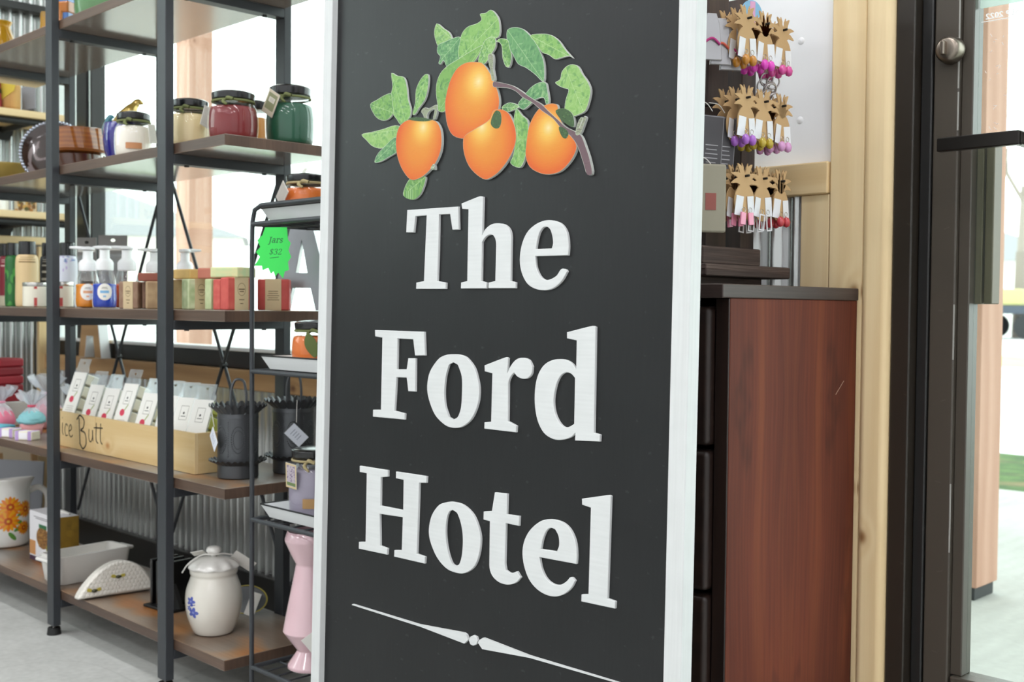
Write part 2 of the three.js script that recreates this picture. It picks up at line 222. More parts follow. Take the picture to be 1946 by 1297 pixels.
 branch: [[[51.3,1076.2],[69.8,1072.4],[88.2,1066.3],[103.3,1057.8],[113.8,1051.1],[130.1,1041.6],[141.7,1034.9],[153.4,1025.1],[170.6,1011.7],[184.7,1000.8],[198.5,994.2],[209.5,987.9],[217.9,972.8],[225.9,953.8],[229.0,937.3],[221.6,937.2],[214.5,952.7],[204.5,974.1],[193.3,987.5],[176.5,999.6],[162.2,1013.6],[142.0,1026.5],[124.4,1039.2],[106.5,1048.8],[94.4,1057.9],[79.2,1064.2],[60.8,1067.7],[51.5,1070.0]]],
 twig1: [[[40.2,1114.6],[47.9,1115.0],[50.4,1107.1],[50.1,1094.4],[53.7,1078.5],[49.1,1078.0],[45.2,1092.9],[41.8,1102.2]]],
 twig2: [[[-94.9,1054.1],[-86.3,1058.3],[-79.3,1055.8],[-62.8,1059.2],[-60.0,1056.1],[-64.9,1039.1],[-69.0,1039.1],[-66.0,1053.1],[-77.4,1051.6],[-81.8,1046.8],[-82.3,1040.5],[-86.5,1041.0],[-90.2,1047.7]]],
 twig3: [[[201.4,989.1],[201.6,999.0],[208.8,1010.5],[212.1,1009.1],[206.5,997.4],[214.6,1011.4],[217.4,1009.5],[214.9,1002.6],[207.3,988.9]]],
 calyxB: [[[48.3,1020.9],[57.2,1036.4],[66.5,1033.1],[68.4,1019.8],[64.0,1012.6],[54.8,1013.6]]],
 calyxC: [[[166.0,1023.6],[178.5,1025.3],[193.8,1017.3],[198.2,1005.5],[197.0,999.5],[184.6,1004.9],[174.7,1012.2]]],
 calyxC2: [[[172.3,1002.1],[183.4,998.8],[189.1,992.0],[185.1,986.2],[178.2,989.0]]],
 calyxD: [[[-123.2,1045.6],[-103.5,1046.2],[-78.8,1041.1],[-68.4,1039.0],[-78.7,1037.8],[-103.3,1040.5]]],
 fleck: [[[-71.3,968.9],[-64.6,975.3],[-62.6,966.6]]]
};
// ---------- the room ----------
const WZ = -1.6, WXL = -3.8, WXR = 3.0, ZF = 4.2, CEIL = 2.9;
struct('floor', bx(WXL - 0.15, WXR + 0.15, -0.1, 0, WZ - 0.16, ZF + 0.15, 'x', 0.001), M.floor, null, 'light grey polished concrete floor');
struct('ceiling', bx(WXL - 0.15, WXR + 0.15, CEIL, CEIL + 0.12, WZ - 0.16, ZF + 0.15, 'x', 0.001), M.whiteWall, null, 'plain white ceiling');
struct('wall_right', bx(WXR, WXR + 0.15, 0, CEIL, WZ - 0.16, ZF + 0.15, 'y', 0.001), M.whiteWall, null, 'plain white side wall');
struct('wall_front', bx(WXL - 0.15, WXR, 0, CEIL, ZF, ZF + 0.15, 'y', 0.001), M.whiteWall, null, 'plain white wall of the shop');
function corrugated(len, h, period = 0.034, amp = 0.01) {     // along +x, ribs upright, facing +z
  const n = Math.round(len / period) * 8, P = [], U = [], I = [];
  for (let i = 0; i <= n; i++) for (let j = 0; j < 2; j++) { const x = (i / n) * len; P.push(x, j * h, amp * Math.sin((x / period) * 2 * Math.PI)); U.push(x, j * h); }
  for (let i = 0; i < n; i++) { const a = 2 * i; I.push(a, a + 2, a + 1, a + 2, a + 3, a + 1); }
  const g = new THREE.BufferGeometry(); g.setAttribute('position', new THREE.Float32BufferAttribute(P, 3)); g.setAttribute('uv', new THREE.Float32BufferAttribute(U, 2)); g.setIndex(I); g.computeVertexNormals(); return g;
}
// back wall: window, pine sill and ribbed steel on the left, white board, rail and door on the right
const WIN0 = -3.79, WIN1 = -1.55, DOOR0 = -0.789, DOOR1 = 0.2;
{
  const w = struct('wall_back', null, null, [0, 0, 0], 'storefront wall of white board over ribbed steel wainscot');
  part(w, 'lower_wall', bx(WXL - 0.15, DOOR0, 0, 0.6, WZ - 0.16, WZ - 0.012, 'x', 0.001), M.whiteWall);
  part(w, 'header', bx(WXL - 0.15, WXR + 0.15, 2.45, CEIL, WZ - 0.16, WZ, 'x', 0.001), M.whiteWall);
  part(w, 'corner_pier', bx(WXL - 0.15, WIN0, 0.6, 2.45, WZ - 0.16, WZ, 'y', 0.001), M.whiteWall);
  part(w, 'white_board', bx(WIN1, -0.88, 0.6, 2.45, WZ - 0.16, WZ, 'y', 0.001), M.whiteWall);
  part(w, 'side_wall', bx(DOOR1 + 0.08, WXR + 0.15, 0, 2.45, WZ - 0.16, WZ, 'y', 0.001), M.whiteWall);
  part(w, 'ribbed_steel', corrugated(2.25, 0.47), M.galvanised, [WXL + 0.02, 0.08, WZ]);
  part(w, 'ribbed_steel', corrugated(0.578, 0.87, 0.04, 0.007), M.galvanised, [-1.53, 0.08, WZ + 0.004]);
  part(w, 'door_header', bx(DOOR0 - 0.07, DOOR1 + 0.08, 2.2, 2.45, WZ - 0.16, WZ, 'x', 0.001), M.whiteWall);
}
{ struct('baseboard_back', bx(WXL, -0.86, 0, 0.08, WZ, WZ + 0.025, 'x', 0.003), M.blackFrame, null, 'black base rail under the ribbed steel'); }
struct('trim_1', bx(WXL, WIN1 - 0.02, 0.552, 0.602, WZ, WZ + 0.03, 'x', 0.003), M.pineGrey, null, 'pine sill board below the shop window');
struct('trim_2', bx(WIN1 + 0.02, -0.893, 0.95, 1.0, WZ, WZ + 0.024, 'x', 0.003), M.pine, null, 'pine chair rail under the white wall');
struct('trim_3', bx(-0.9425, -0.893, 0.0, 0.95, WZ, WZ + 0.018, 'y', 0.002), M.pineTall, null, 'upright pine board under the chair rail');
struct('trim_4', bx(-0.892, -0.8345, 0, 2.4, WZ, WZ + 0.02, 'y', 0.003), M.pineTall, null, 'flat pine casing board beside the door');
struct('trim_5', bx(-0.834, -0.7895, 0, 2.4, WZ - 0.01, WZ + 0.028, 'y', 0.012, 4), M.pineTall, null, 'rounded pine casing board against the black door frame');
{ // shop window
  const w = struct('window_1', null, null, [0, 0, 0], 'wide shop window in a black frame');
  part(w, 'bottom_rail', bx(WIN0, WIN1, 0.602, 0.648, WZ - 0.06, WZ - 0.005, 'x', 0.003), M.blackFrame);
  part(w, 'sill_strip', bx(WIN0, WIN1, 0.648, 0.658, WZ - 0.06, WZ + 0.0, 'x', 0.002), M.white);
  part(w, 'top_rail', bx(WIN0, WIN1, 2.4, 2.45, WZ - 0.06, WZ - 0.005, 'x', 0.003), M.blackFrame);
  for (const [a, b, d] of [[WIN0, WIN0 + 0.02, 0.012], [-3.612, -3.54, 0.012], [-3.512, -3.499, 0.046], [WIN1 - 0.06, WIN1, 0.056]]) part(w, 'mullion', bx(a, b, 0.658, 2.4, WZ - 0.004 - d, WZ - 0.004, 'y', 0.002), M.blackFrame);
  part(w, 'pane', bx(WIN0 + 0.02, -3.612, 0.658, 2.4, WZ - 0.012, WZ - 0.01, 'y', 0.0002), M.pane);
  part(w, 'pane', bx(-3.54, -3.512, 0.658, 2.4, WZ - 0.012, WZ - 0.01, 'y', 0.0002), M.pane);
  part(w, 'pane', bx(-3.499, WIN1 - 0.06, 0.658, 2.4, WZ - 0.036, WZ - 0.034, 'y', 0.0002), M.pane);
}
{ // left wall: ribbed steel with a pine rail and corner board
  const w = struct('wall_left', null, null, [0, 0, 0], 'left wall clad in ribbed steel');
  for (const [y0, y1, z0, z1] of [[0, 1.2, WZ - 0.16, ZF], [2.45, CEIL, WZ - 0.16, ZF], [1.2, 2.45, WZ - 0.16, -0.1], [1.2, 2.45, 1.7, ZF]]) part(w, 'backing', bx(WXL - 0.15, WXL - 0.012, y0, y1, z0, z1, 'y', 0.001), M.whiteWall);
  part(w, 'ribbed_steel', corrugated(1.4, 2.3), M.galvanised, [WXL, 0, WZ + 1.4], [0, Math.PI / 2, 0]);
  part(w, 'ribbed_steel', corrugated(ZF + 0.2, 1.18), M.galvanised, [WXL, 0, ZF], [0, Math.PI / 2, 0]);
  const sw = struct('window_2', null, null, [0, 0, 0], 'unseen side window in a black frame, added to the left wall for the sheen on the sign');  // out-of-view window, added so the sign panel mirrors bright sky near its top
  part(sw, 'pane', bx(WXL - 0.08, WXL - 0.078, 1.25, 2.4, -0.05, 1.65, 'y', 0.0002), M.pane);
  for (const [y0, y1, z0, z1] of [[1.2, 1.25, -0.1, 1.7], [2.4, 2.45, -0.1, 1.7], [1.25, 2.4, -0.1, -0.05], [1.25, 2.4, 1.65, 1.7]]) part(sw, 'frame_bar', bx(WXL - 0.11, WXL - 0.03, y0, y1, z0, z1, 'z', 0.003), M.blackFrame);
  struct('trim_6', bx(WXL, WXL + 0.02, 0.0, 0.96, WZ + 0.012, WZ + 0.05, 'y', 0.002), M.pine, null, 'pine corner board on the left wall');
  struct('trim_7', bx(WXL, WXL + 0.03, 0.965, 0.99, WZ + 0.03, -0.6, 'z', 0.002), M.pine, null, 'pine rail along the left wall');
  struct('trim_8', bx(WXL, WXL + 0.04, 1.725, 1.752, WZ + 0.03, -0.6, 'z', 0.003), M.blackFrame, null, 'black steel rail along the left wall');
}
{ // glazed door
  const frameTex = canvasTex(256, 1024, (x, w, h) => { x.fillStyle = '#48423a'; x.fillRect(0, 0, w, h); x.strokeStyle = '#8f8d86'; for (let i = 0; i < 46; i++) { x.globalAlpha = rr(0.2, 0.8); x.lineWidth = rr(0.5, 1.6); const a = rnd() * w, b = rnd() * h; x.beginPath(); x.moveTo(a, b); x.lineTo(a + rr(-6, 6), b + rr(1, 9)); x.stroke(); } x.globalAlpha = 1; });
  frameTex.wrapS = frameTex.wrapT = THREE.RepeatWrapping; frameTex.repeat.set(4, 1);
  const fm = plain('#ffffff', 0.36, { map: frameTex });
  const nick = plain('#9b9a94', 0.7), jm = plain('#a09a94', 0.36, { map: frameTex });
  const j = struct('trim_9', null, null, [0, 0, 0], 'black steel frame around the glazed door');
  part(j, 'jamb', bx(DOOR0, -0.7592, 0, 2.2, WZ - 0.1, WZ + 0.018, 'y', 0.003), jm);
  part(j, 'jamb_stop', bx(-0.7592, -0.7412, 0, 2.2, WZ - 0.1, WZ - 0.002, 'y', 0.003), M.blackFrame);
  part(j, 'jamb', bx(DOOR1 + 0.03, DOOR1 + 0.08, 0, 2.2, WZ - 0.1, WZ + 0.018, 'y', 0.003), fm);
  part(j, 'head', bx(DOOR0, DOOR1 + 0.08, 2.13, 2.2, WZ - 0.1, WZ + 0.016, 'x', 0.003), fm);
  const d = struct('door_1', null, null, [0, 0, 0], 'black glazed door leading to the porch');
  part(d, 'stile', bx(-0.7405, -0.7026, 0.01, 2.12, WZ - 0.05, WZ - 0.004, 'y', 0.003), fm);
  part(d, 'glazing_bead', bx(-0.7026, -0.6855, 0.24, 2.03, WZ - 0.044, WZ - 0.012, 'y', 0.002), fm);
  part(d, 'stile', bx(DOOR1 - 0.05, DOOR1 + 0.025, 0.01, 2.12, WZ - 0.05, WZ - 0.004, 'y', 0.003), fm);
  part(d, 'rail', bx(-0.7, DOOR1 - 0.05, 0.01, 0.24, WZ - 0.05, WZ - 0.004, 'x', 0.003), fm);
  part(d, 'rail', bx(-0.7, DOOR1 - 0.05, 2.03, 2.12, WZ - 0.05, WZ - 0.004, 'x', 0.003), fm);
  part(d, 'pane', bx(-0.6855, DOOR1 - 0.05, 0.24, 2.03, WZ - 0.03, WZ - 0.028, 'y', 0.0002), M.pane);
  for (const [y0, y1, x] of [[1.09, 1.128, -0.7036], [1.16, 1.22, -0.7035], [1.03, 1.085, -0.7034], [0.42, 0.52, -0.7034], [0.7, 0.78, -0.7035]]) part(d, 'worn_edge', bx(x - 0.0012, x + 0.0008, y0, y1, WZ - 0.0052, WZ - 0.0036, 'y', 0.0002), nick);
  const lock = part(d, 'deadbolt', lathe([[0, 0.022], [0.012, 0.022], [0.0165, 0.019], [0.0185, 0.014], [0.0195, 0.004], [0.0195, 0]], 36).rotateX(Math.PI / 2), M.bronze, [-0.714, 1.145, WZ - 0.004]);
  part(lock, 'thumb_turn', rb(0.006, 0.02, 0.012, 0.002).translate(0, -0.01, 0), M.bronze, [-0.001, 0, 0.026]);
  part(d, 'lever_handle', merge(rb(0.112, 0.019, 0.013, 0.002).translate(-0.056, -0.0095, 0), rb(0.014, 0.017, 0.05, 0.002).translate(-0.005, -0.0085, -0.024)), plain('#2a2724', 0.3, { metalness: 0.6 }), [-0.586, 1.0, WZ + 0.07]);
  part(d, 'lock_plate', bx(-0.596, -0.5, 0.966, 1.038, WZ - 0.028, WZ + 0.03, 'x', 0.003), plain('#6f6860', 0.35, { metalness: 0.7 }));
  part(d, 'outer_pull_plate', bx(-0.704, -0.676, 0.781, 1.012, WZ - 0.062, WZ - 0.032, 'y', 0.002), plain('#6b5d4e', 0.5), null);
  part(d, 'outer_pull_plate', bx(-0.6735, -0.661, 0.781, 1.012, WZ - 0.06, WZ - 0.032, 'y', 0.002), plain('#6b5d4e', 0.5), null);
  // film with the printed date, facing the street so it reads mirrored from inside
  const txt = plain('#f3f5f4', 0.6);
  const film = part(d, 'window_film', bx(-0.684, -0.4, 1.204, 1.5, WZ - 0.0275, WZ - 0.0265, 'x', 0.0002), plain('#dff0e8', 0.5, { transmission: 0.35, thickness: 0 }));
  part(film, 'film_edge', bx(-0.682, -0.56, 1.1838, 1.1848, WZ - 0.0275, WZ - 0.0265, 'x', 0.0001), txt);
  const F = await new FontLoader().loadAsync('fonts/droid/droid_sans_bold.typeface.json');
  const tg = new TextGeometry('SEP 2022', { font: F, size: 0.0082, depth: 0.0006, curveSegments: 3 }); tg.scale(-1, 1, -1); tg.computeBoundingBox();
  part(film, 'printed_date', tg.translate(-0.676 - tg.boundingBox.min.x, 1.1872, WZ - 0.0266), txt);
  const sg = []; for (let i = 0; i < 26; i++) { const a = rr(-0.676, -0.632), b = rr(1.03, 1.18), l = rr(0.001, 0.007), an = rr(-1.2, 1.2); sg.push(rb(l, 0.0006, 0.0004, 0.0001, 1).rotateZ(an).translate(a, b, WZ - 0.0272)); }
  const s = part(d, 'tape_residue', merge(sg), plain('#e8e2e0', 0.8)); s.userData.kind = 'stuff';
}
{ // screw caps on the white wall board
  for (const [y] of [[1.072], [1.197]]) { const g = lathe([[0, 0.002], [0.004, 0.0016], [0.006, 0]], 16).rotateX(Math.PI / 2); part(scene.getObjectByName('wall_back'), 'screw_cap', g, M.whiteWall, [-0.957, y, WZ]); }
}
// ceiling strip lights
{
  const spots = []; for (const z of [-0.75, 0.55, 1.9, 3.2]) for (const x of [-2.7, -0.5, 1.7]) spots.push([x, z]);
  spots.forEach(([x, z], i) => {
    const row = ['nearest the shop window', 'in the second row from the window', 'in the third row from the window', 'at the far end of the shop'][Math.floor(i / 3)], col = ['left', 'centre', 'right'][i % 3];
    const t = thing('ceiling_light', `white ceiling strip light ${row}, ${col} one of its row`, 'light', [x, CEIL, z], 0, 'ceiling strip lights');
    part(t, 'housing', bx(-0.62, 0.62, -0.06, 0, -0.09, 0.09, 'x', 0.006), M.white);
    part(t, 'diffuser', bx(-0.6, 0.6, -0.068, -0.06, -0.075, 0.075, 'x', 0.003), plain('#ffffff', 0.5, { emissive: '#ffffff', emissiveIntensity: 4 }));
    const l = new THREE.RectAreaLight('#fdfbff', 21, 1.2, 0.15); l.position.set(x, CEIL - 0.07, z); l.lookAt(x, 0, z); scene.add(l);
  });
}
// ---------- outdoors ----------
struct('porch_slab', bx(-14, 8, -0.1, -0.005, -5.0, WZ - 0.165, 'x', 0.002), M.concreteOut, null, 'pale concrete porch slab outside');
struct('lawn_strip', bx(-30, 12, -0.14, -0.02, -6.4, -5.0, 'x', 0.002), M.grass, null, 'strip of grass beyond the porch');
struct('road', bx(-90, 60, -0.18, -0.04, -60, -6.4, 'x', 0.002), M.roadOut, null, 'pale gravel road beyond the grass');
for (const [x, lab] of [[-1.31, 'reddish cedar porch post seen through the glazed door'], [-5.47, 'reddish cedar porch post seen through the shop window behind the jar candles']]) {
  const t = thing('porch_post', lab, 'post', [x, 0, -3.07], 0, 'porch posts');
  part(t, 'shaft', bx(-0.07, 0.07, 0.03, 3, -0.07, 0.07, 'y', 0.003), M.cedar);
  part(t, 'foot', bx(-0.062, 0.062, -0.005, 0.03, -0.062, 0.062, 'y', 0.002), plain('#2b2b2c', 0.6));
}
struct('porch_roof', bx(-11, 7, 3.25, 3.4, -3.4, WZ - 0.17, 'x', 0.003), M.whiteWall, null, 'flat roof over the porch');
solo('porch_beam', 'timber beam carried by the porch posts', 'beam', bx(-9, 6, 3.0, 3.25, -3.16, -2.98, 'x', 0.003), M.cedar);
{
  const t = thing('guard_rail', 'low timber rail along the far side of the road', 'rail', [-6, -0.04, -14.5]);
  part(t, 'beam', bx(-6, 6, 0.12, 0.26, -0.08, 0.08, 'x', 0.02, 2), M.pine);
  for (const x of [-5, 0, 5]) part(t, 'stub', bx(x - 0.08, x + 0.08, 0, 0.14, -0.07, 0.07, 'y', 0.01), M.pine);
}
function house(name, label, p, w, h, d, wallC, turn) {
  const t = thing(name, label, 'house', p, turn);
  part(t, 'wall', bx(-w / 2, w / 2, 0, h, -d / 2, d / 2, 'x', 0.01), plain(wallC, 0.8));
  const roof = extrude([[-w / 2 - 0.3, 0], [w / 2 + 0.3, 0], [0, h * 0.55]], d + 0.5).translate(0, h, -d / 2 - 0.25);
  part(t, 'roof', roof, plain('#9a9a9c', 0.8));
  for (const x of [-w / 3.4, w / 3.4]) part(t, 'window', bx(x - 0.4, x + 0.4, h * 0.42, h * 0.78, d / 2, d / 2 + 0.04, 'x', 0.01), plain('#59636b', 0.3));
  part(t, 'door', bx(-0.45, 0.45, 0, 2, d / 2, d / 2 + 0.04, 'x', 0.01), plain('#6b5a4c', 0.6));
  return t;
}
house('distant_house', 'white distant house with grey roof seen through the door glass', [-22.5, -0.04, -52], 9, 3.0, 8, '#e9e6e0', 0.5);
house('distant_barn', 'pale distant barn with grey roof seen through the shop window', [-62, -0.04, -30], 14, 4.5, 9, '#dcd6cc', 1.0);
{
  const t = thing('flatbed_trailer', 'dark flatbed trailer parked across the road', 'trailer', [-14.2, -0.04, -35], 0.2);
  part(t, 'bed', bx(-2.4, 2.4, 0.75, 1.0, -1, 1, 'x', 0.02), plain('#3f4652', 0.6));
  for (const x of [-1.2, 0, 1.2]) for (const z of [-0.9, 0.9]) part(t, 'wheel', new THREE.CylinderGeometry(0.38, 0.38, 0.22, 20).rotateX(Math.PI / 2), plain('#2a2a2c', 0.8), [x, 0.38, z]);
  part(t, 'load', bx(-1, 1, 1.0, 1.5, -0.8, 0.8, 'x', 0.05), plain('#b8b27a', 0.8));
}
function bareTree(label, p, hgt, seed) {
  const t = thing('bare_tree', label, 'tree', p, 0, 'bare trees beyond the road'); seedState = seed;
  const gs = [], grow = (a, dir, len, r, k) => {
    const b = a.clone().addScaledVector(dir, len); gs.push(rod(a.toArray(), b.toArray(), r, 5));
    if (k) for (let i = 0; i < 3; i++) grow(b.clone().lerp(a, rr(0, 0.35)), dir.clone().add(new THREE.Vector3(rr(-0.8, 0.8), rr(-0.1, 0.5), rr(-0.8, 0.8))).normalize(), len * rr(0.55, 0.75), r * 0.55, k - 1);
  };
  part(t, 'trunk', new THREE.CylinderGeometry(hgt * 0.018, hgt * 0.028, hgt * 0.3, 8).translate(0, hgt * 0.15, 0), plain('#8a8078', 0.9));
  grow(new THREE.Vector3(0, hgt * 0.28, 0), new THREE.Vector3(0.05, 1, 0.03).normalize(), hgt * 0.25, hgt * 0.014, 4);
  part(t, 'branches', merge(gs), plain('#978d84', 0.9));
}
bareTree('bare grey tree far beyond the road, seen through the window above the pump bottles', [-48, -0.04, -22], 9, 5);
bareTree('bare grey tree far beyond the road, seen between cedar post and green star card', [-36, -0.04, -24], 8, 9);
bareTree('bare grey tree far beyond the road, seen at the right edge through the door glass', [-13.9, -0.04, -36.5], 9, 17);
// ---------- the big sign, leaning back a little; outlines in millimetres on its face ----------
{
  const sign = thing('hotel_sign', 'tall black board sign with white trim, raised white lettering and a persimmon cutout', 'sign', [-1.1595, 0, -1.0468]);
  const hx = new THREE.Vector3(0.99974, 0.0038, -0.02256), ux = new THREE.Vector3(-0.0043, 0.99972, -0.0231), nx = new THREE.Vector3().crossVectors(hx, ux).normalize(), ux2 = new THREE.Vector3().crossVectors(nx, hx).normalize();
  sign.quaternion.setFromRotationMatrix(new THREE.Matrix4().makeBasis(hx.normalize(), ux2, nx));
  const TOP = 1.42;
  part(sign, 'panel', bx(-0.312, 0.372, 0.012, TOP - 0.01, -0.015, -0.004, 'x', 0.0005), M.signBlack);
  part(sign, 'trim_board', bx(-0.323, -0.3018, 0.002, TOP, -0.015, 0.007, 'y', 0.0015, 2), M.signWhite);
  part(sign, 'trim_board', bx(0.36, 0.3852, 0.002, TOP, -0.015, 0.007, 'y', 0.0015, 2), M.signWhite);
  part(sign, 'trim_board', bx(-0.3018, 0.36, TOP - 0.025, TOP, -0.015, 0.007, 'x', 0.0015, 2), M.signWhite);
  part(sign, 'trim_board', bx(-0.3018, 0.36, 0.002, 0.03, -0.015, 0.007, 'x', 0.0015, 2), M.signWhite);
  const m = (a) => a.map(([x, y]) => [x / 1000, y / 1000]);
  // curved letters: sharp corners stay, the rest is smoothed
  const round = (pts) => {
    const out = [], n = pts.length;
    for (let i = 0; i < n; i++) {
      const a = pts[(i + n - 1) % n], b = pts[i], c = pts[(i + 1) % n], d = pts[(i + 2) % n];
      const ang = (p, q, r) => { const v = [q[0] - p[0], q[1] - p[1]], w = [r[0] - q[0], r[1] - q[1]]; return Math.abs(Math.atan2(v[0] * w[1] - v[1] * w[0], v[0] * w[0] + v[1] * w[1])); };
      out.push(b);
      const L = Math.hypot(c[0] - b[0], c[1] - b[1]), sb = ang(a, b, c) < 0.75, sc = ang(b, c, d) < 0.75;
      if ((sb || sc) && L > 4 && L < 45) for (const t of [0.25, 0.5, 0.75]) {
        const ta = sb ? [(c[0] - a[0]) / 2, (c[1] - a[1]) / 2] : [c[0] - b[0], c[1] - b[1]], tb = sc ? [(d[0] - b[0]) / 2, (d[1] - b[1]) / 2] : [c[0] - b[0], c[1] - b[1]];
        const cl = (v) => { const k = Math.hypot(...v) || 1, s = Math.min(1, L / k); return [v[0] * s, v[1] * s]; }, A = cl(ta), B = cl(tb);
        const h1 = 2 * t ** 3 - 3 * t ** 2 + 1, h2 = t ** 3 - 2 * t ** 2 + t, h3 = -2 * t ** 3 + 3 * t ** 2, h4 = t ** 3 - t ** 2;
        out.push([h1 * b[0] + h2 * A[0] + h3 * c[0] + h4 * B[0], h1 * b[1] + h2 * A[1] + h3 * c[1] + h4 * B[1]]);
      }
    }
    return out;
  };
  const letters = { T: 'T', h: 'h', e: 'e', F: 'F', o: 'o', r: 'r', d: 'd', H: 'H', o2: 'o', t: 't', e2: 'e', l: 'l' };
  for (const k in letters) {
    const [o, ...holes] = SIGN_OUTLINES[k].map((a) => m(round(a)));
    const g = extrude(o, 0.004, 0.0006, holes).translate(0, 0, -0.004);
    part(sign, 'letter', g, M.signWhite).userData.label = `raised white letter ${letters[k]} of the word ${'The' .includes(letters[k]) && !k.endsWith('2') ? 'The' : 'Ford'.includes(letters[k]) && !k.endsWith('2') ? 'Ford' : 'Hotel'}`;
  }
  for (const k of ['ol', 'od', 'or']) part(sign, k === 'od' ? 'ornament_dot' : 'ornament_bar', extrude(m(SIGN_OUTLINES[k][0]), 0.004, k === 'od' ? 0.0006 : 0).translate(0, 0, -0.004), M.signWhite);

  // printed persimmon branch, sawn out of board: one print, each piece its own outline
  const X0 = -240, X1 = 250, Y0 = 940, Y1 = 1190, S = 2048 / (X1 - X0);
  const leaves = Object.keys(SIGN_OUTLINES).filter((k) => /^l\d/.test(k)), fruits = ['fruitA', 'fruitB', 'fruitC', 'fruitD'], twigs = ['branch', 'twig1', 'twig2', 'twig3'], cal = ['calyxB', 'calyxC', 'calyxC2', 'calyxD', 'fleck'];
  const art = canvasTex(2048, Math.round((Y1 - Y0) * S), (x, w, h) => {
    seedState = 77;
    const P = ([a, b]) => [(a - X0) * S, (Y1 - b) * S];
    const path = (k) => { const q = smoothLoop(SIGN_OUTLINES[k][0], 4).map(P); x.beginPath(); q.forEach((p, i) => (i ? x.lineTo(...p) : x.moveTo(...p))); x.closePath(); return q; };
    const box = (q) => { const a = q.map((p) => p[0]), b = q.map((p) => p[1]); return [Math.min(...a), Math.min(...b), Math.max(...a), Math.max(...b)]; };
    x.fillStyle = '#cfd8cc'; x.fillRect(0, 0, w, h);
    const greens = [['#7fb35c', '#4f8a45'], ['#8cc069', '#5b9a4c'], ['#6aa56a', '#3f7a50'], ['#9ac774', '#6aa650']];
    leaves.forEach((k, i) => {
      x.save(); const q = path(k), [a, b, c, d] = box(q); x.clip();
      const [g1, g2] = greens[(i * 7 + 1) % 4]; x.fillStyle = g1; x.fillRect(a, b, c - a, d - b);
      for (let s = 0; s < 170; s++) { x.globalAlpha = 0.24; x.fillStyle = rnd() < 0.5 ? g2 : rnd() < 0.6 ? '#b9dba0' : '#2f6a45'; x.beginPath(); x.ellipse(rr(a, c), rr(b, d), rr(6, 26), rr(3, 10), rr(0, 3), 0, 7); x.fill(); }
      x.globalAlpha = 0.6; x.strokeStyle = '#cfe6b8'; x.lineWidth = 3;
      let far = [q[0], q[1], 0]; for (const p1 of q) for (const p2 of q) { const L = Math.hypot(p1[0] - p2[0], p1[1] - p2[1]); if (L > far[2]) far = [p1, p2, L]; }
      x.beginPath(); x.moveTo(...far[0]); x.lineTo(...far[1]); x.stroke(); x.lineWidth = 1.4;
      const v = [(far[1][0] - far[0][0]) / far[2], (far[1][1] - far[0][1]) / far[2]];
      for (let t = 0.15; t < 0.95; t += 0.13) for (const sd of [-1, 1]) { const px = far[0][0] + v[0] * far[2] * t, py = far[0][1] + v[1] * far[2] * t; x.beginPath(); x.moveTo(px, py); x.lineTo(px + 42 * (v[0] * 0.7 - sd * v[1] * 0.7), py + 42 * (v[1] * 0.7 + sd * v[0] * 0.7)); x.stroke(); }
      x.globalAlpha = 0.9; x.strokeStyle = '#d5ddd2'; x.lineWidth = 5; path(k); x.stroke(); x.restore();
    });
    const hot = { fruitA: [0.62, 0.28], fruitB: [0.36, 0.22], fruitC: [0.45, 0.34], fruitD: [0.6, 0.16] };
    for (const k of fruits) {   // the painted fruit: yellow blush in orange, red rim
      x.save(); const q = path(k), [a, b, c, d] = box(q), R = Math.hypot(c - a, d - b) / 2; x.clip();
      const cx = a + (c - a) * hot[k][0], cy = b + (d - b) * hot[k][1];
      x.fillStyle = '#ea8a28'; x.fillRect(a, b, c - a, d - b);
      let g = x.createRadialGradient((a + c) / 2, (b + d) / 2, R * 0.3, (a + c) / 2, (b + d) / 2, R * 0.98); g.addColorStop(0, 'rgba(236,100,24,0)'); g.addColorStop(1, 'rgba(216,62,18,1)'); x.fillStyle = g; x.fillRect(a, b, c - a, d - b);
      g = x.createRadialGradient(cx, cy, 0, cx, cy, R * 0.85); g.addColorStop(0, '#fdeab0'); g.addColorStop(0.2, 'rgba(250,206,96,.9)'); g.addColorStop(0.55, 'rgba(242,166,56,.5)'); g.addColorStop(1, 'rgba(244,150,40,0)'); x.fillStyle = g; x.fillRect(a, b, c - a, d - b);
      x.globalAlpha = 0.08; for (let s = 0; s < 260; s++) { x.fillStyle = rnd() < 0.5 ? '#d2500f' : '#ffe9a0'; x.fillRect(rr(a, c), rr(b, d), rr(6, 40), 1.5); }
      x.globalAlpha = 1; x.strokeStyle = '#c9a58a'; x.lineWidth = 5; path(k); x.stroke(); x.restore();
    }
    for (const k of twigs) { x.save(); const q = path(k), [a, b, c, d] = box(q); x.clip(); x.fillStyle = k === 'branch' ? '#735a62' : '#9aa68a'; x.fillRect(a, b, c - a, d - b); for (let s = 0; s < 120; s++) { x.globalAlpha = 0.25; x.fillStyle = rnd() < 0.5 ? '#4d3a42' : '#b9a3a8'; x.fillRect(rr(a, c), rr(b, d), rr(4, 22), 3); } x.globalAlpha = 1; x.strokeStyle = '#c8cfc4'; x.lineWidth = 4; path(k); x.stroke(); x.restore(); }
    for (const k of cal) { x.save(); const q = path(k), [a, b, c, d] = box(q); x.clip(); x.fillStyle = k === 'fleck' ? '#cfd8cc' : '#3f5f35'; x.fillRect(a, b, c - a, d - b); for (let s = 0; s < 40; s++) { x.globalAlpha = 0.4; x.fillStyle = rnd() < 0.5 ? '#22361f' : '#6f9a52'; x.fillRect(rr(a, c), rr(b, d), 8, 5); } x.restore(); }
  });
  const printM = plain('#e8e6e2', 0.55, { map: art }), edgeM = plain('#c4c8c2', 0.6);
  const cut = new THREE.Group(); cut.name = 'fruit_cutout'; cut.userData.label = 'sawn-out print of four orange persimmons with green leaves'; sign.add(cut);
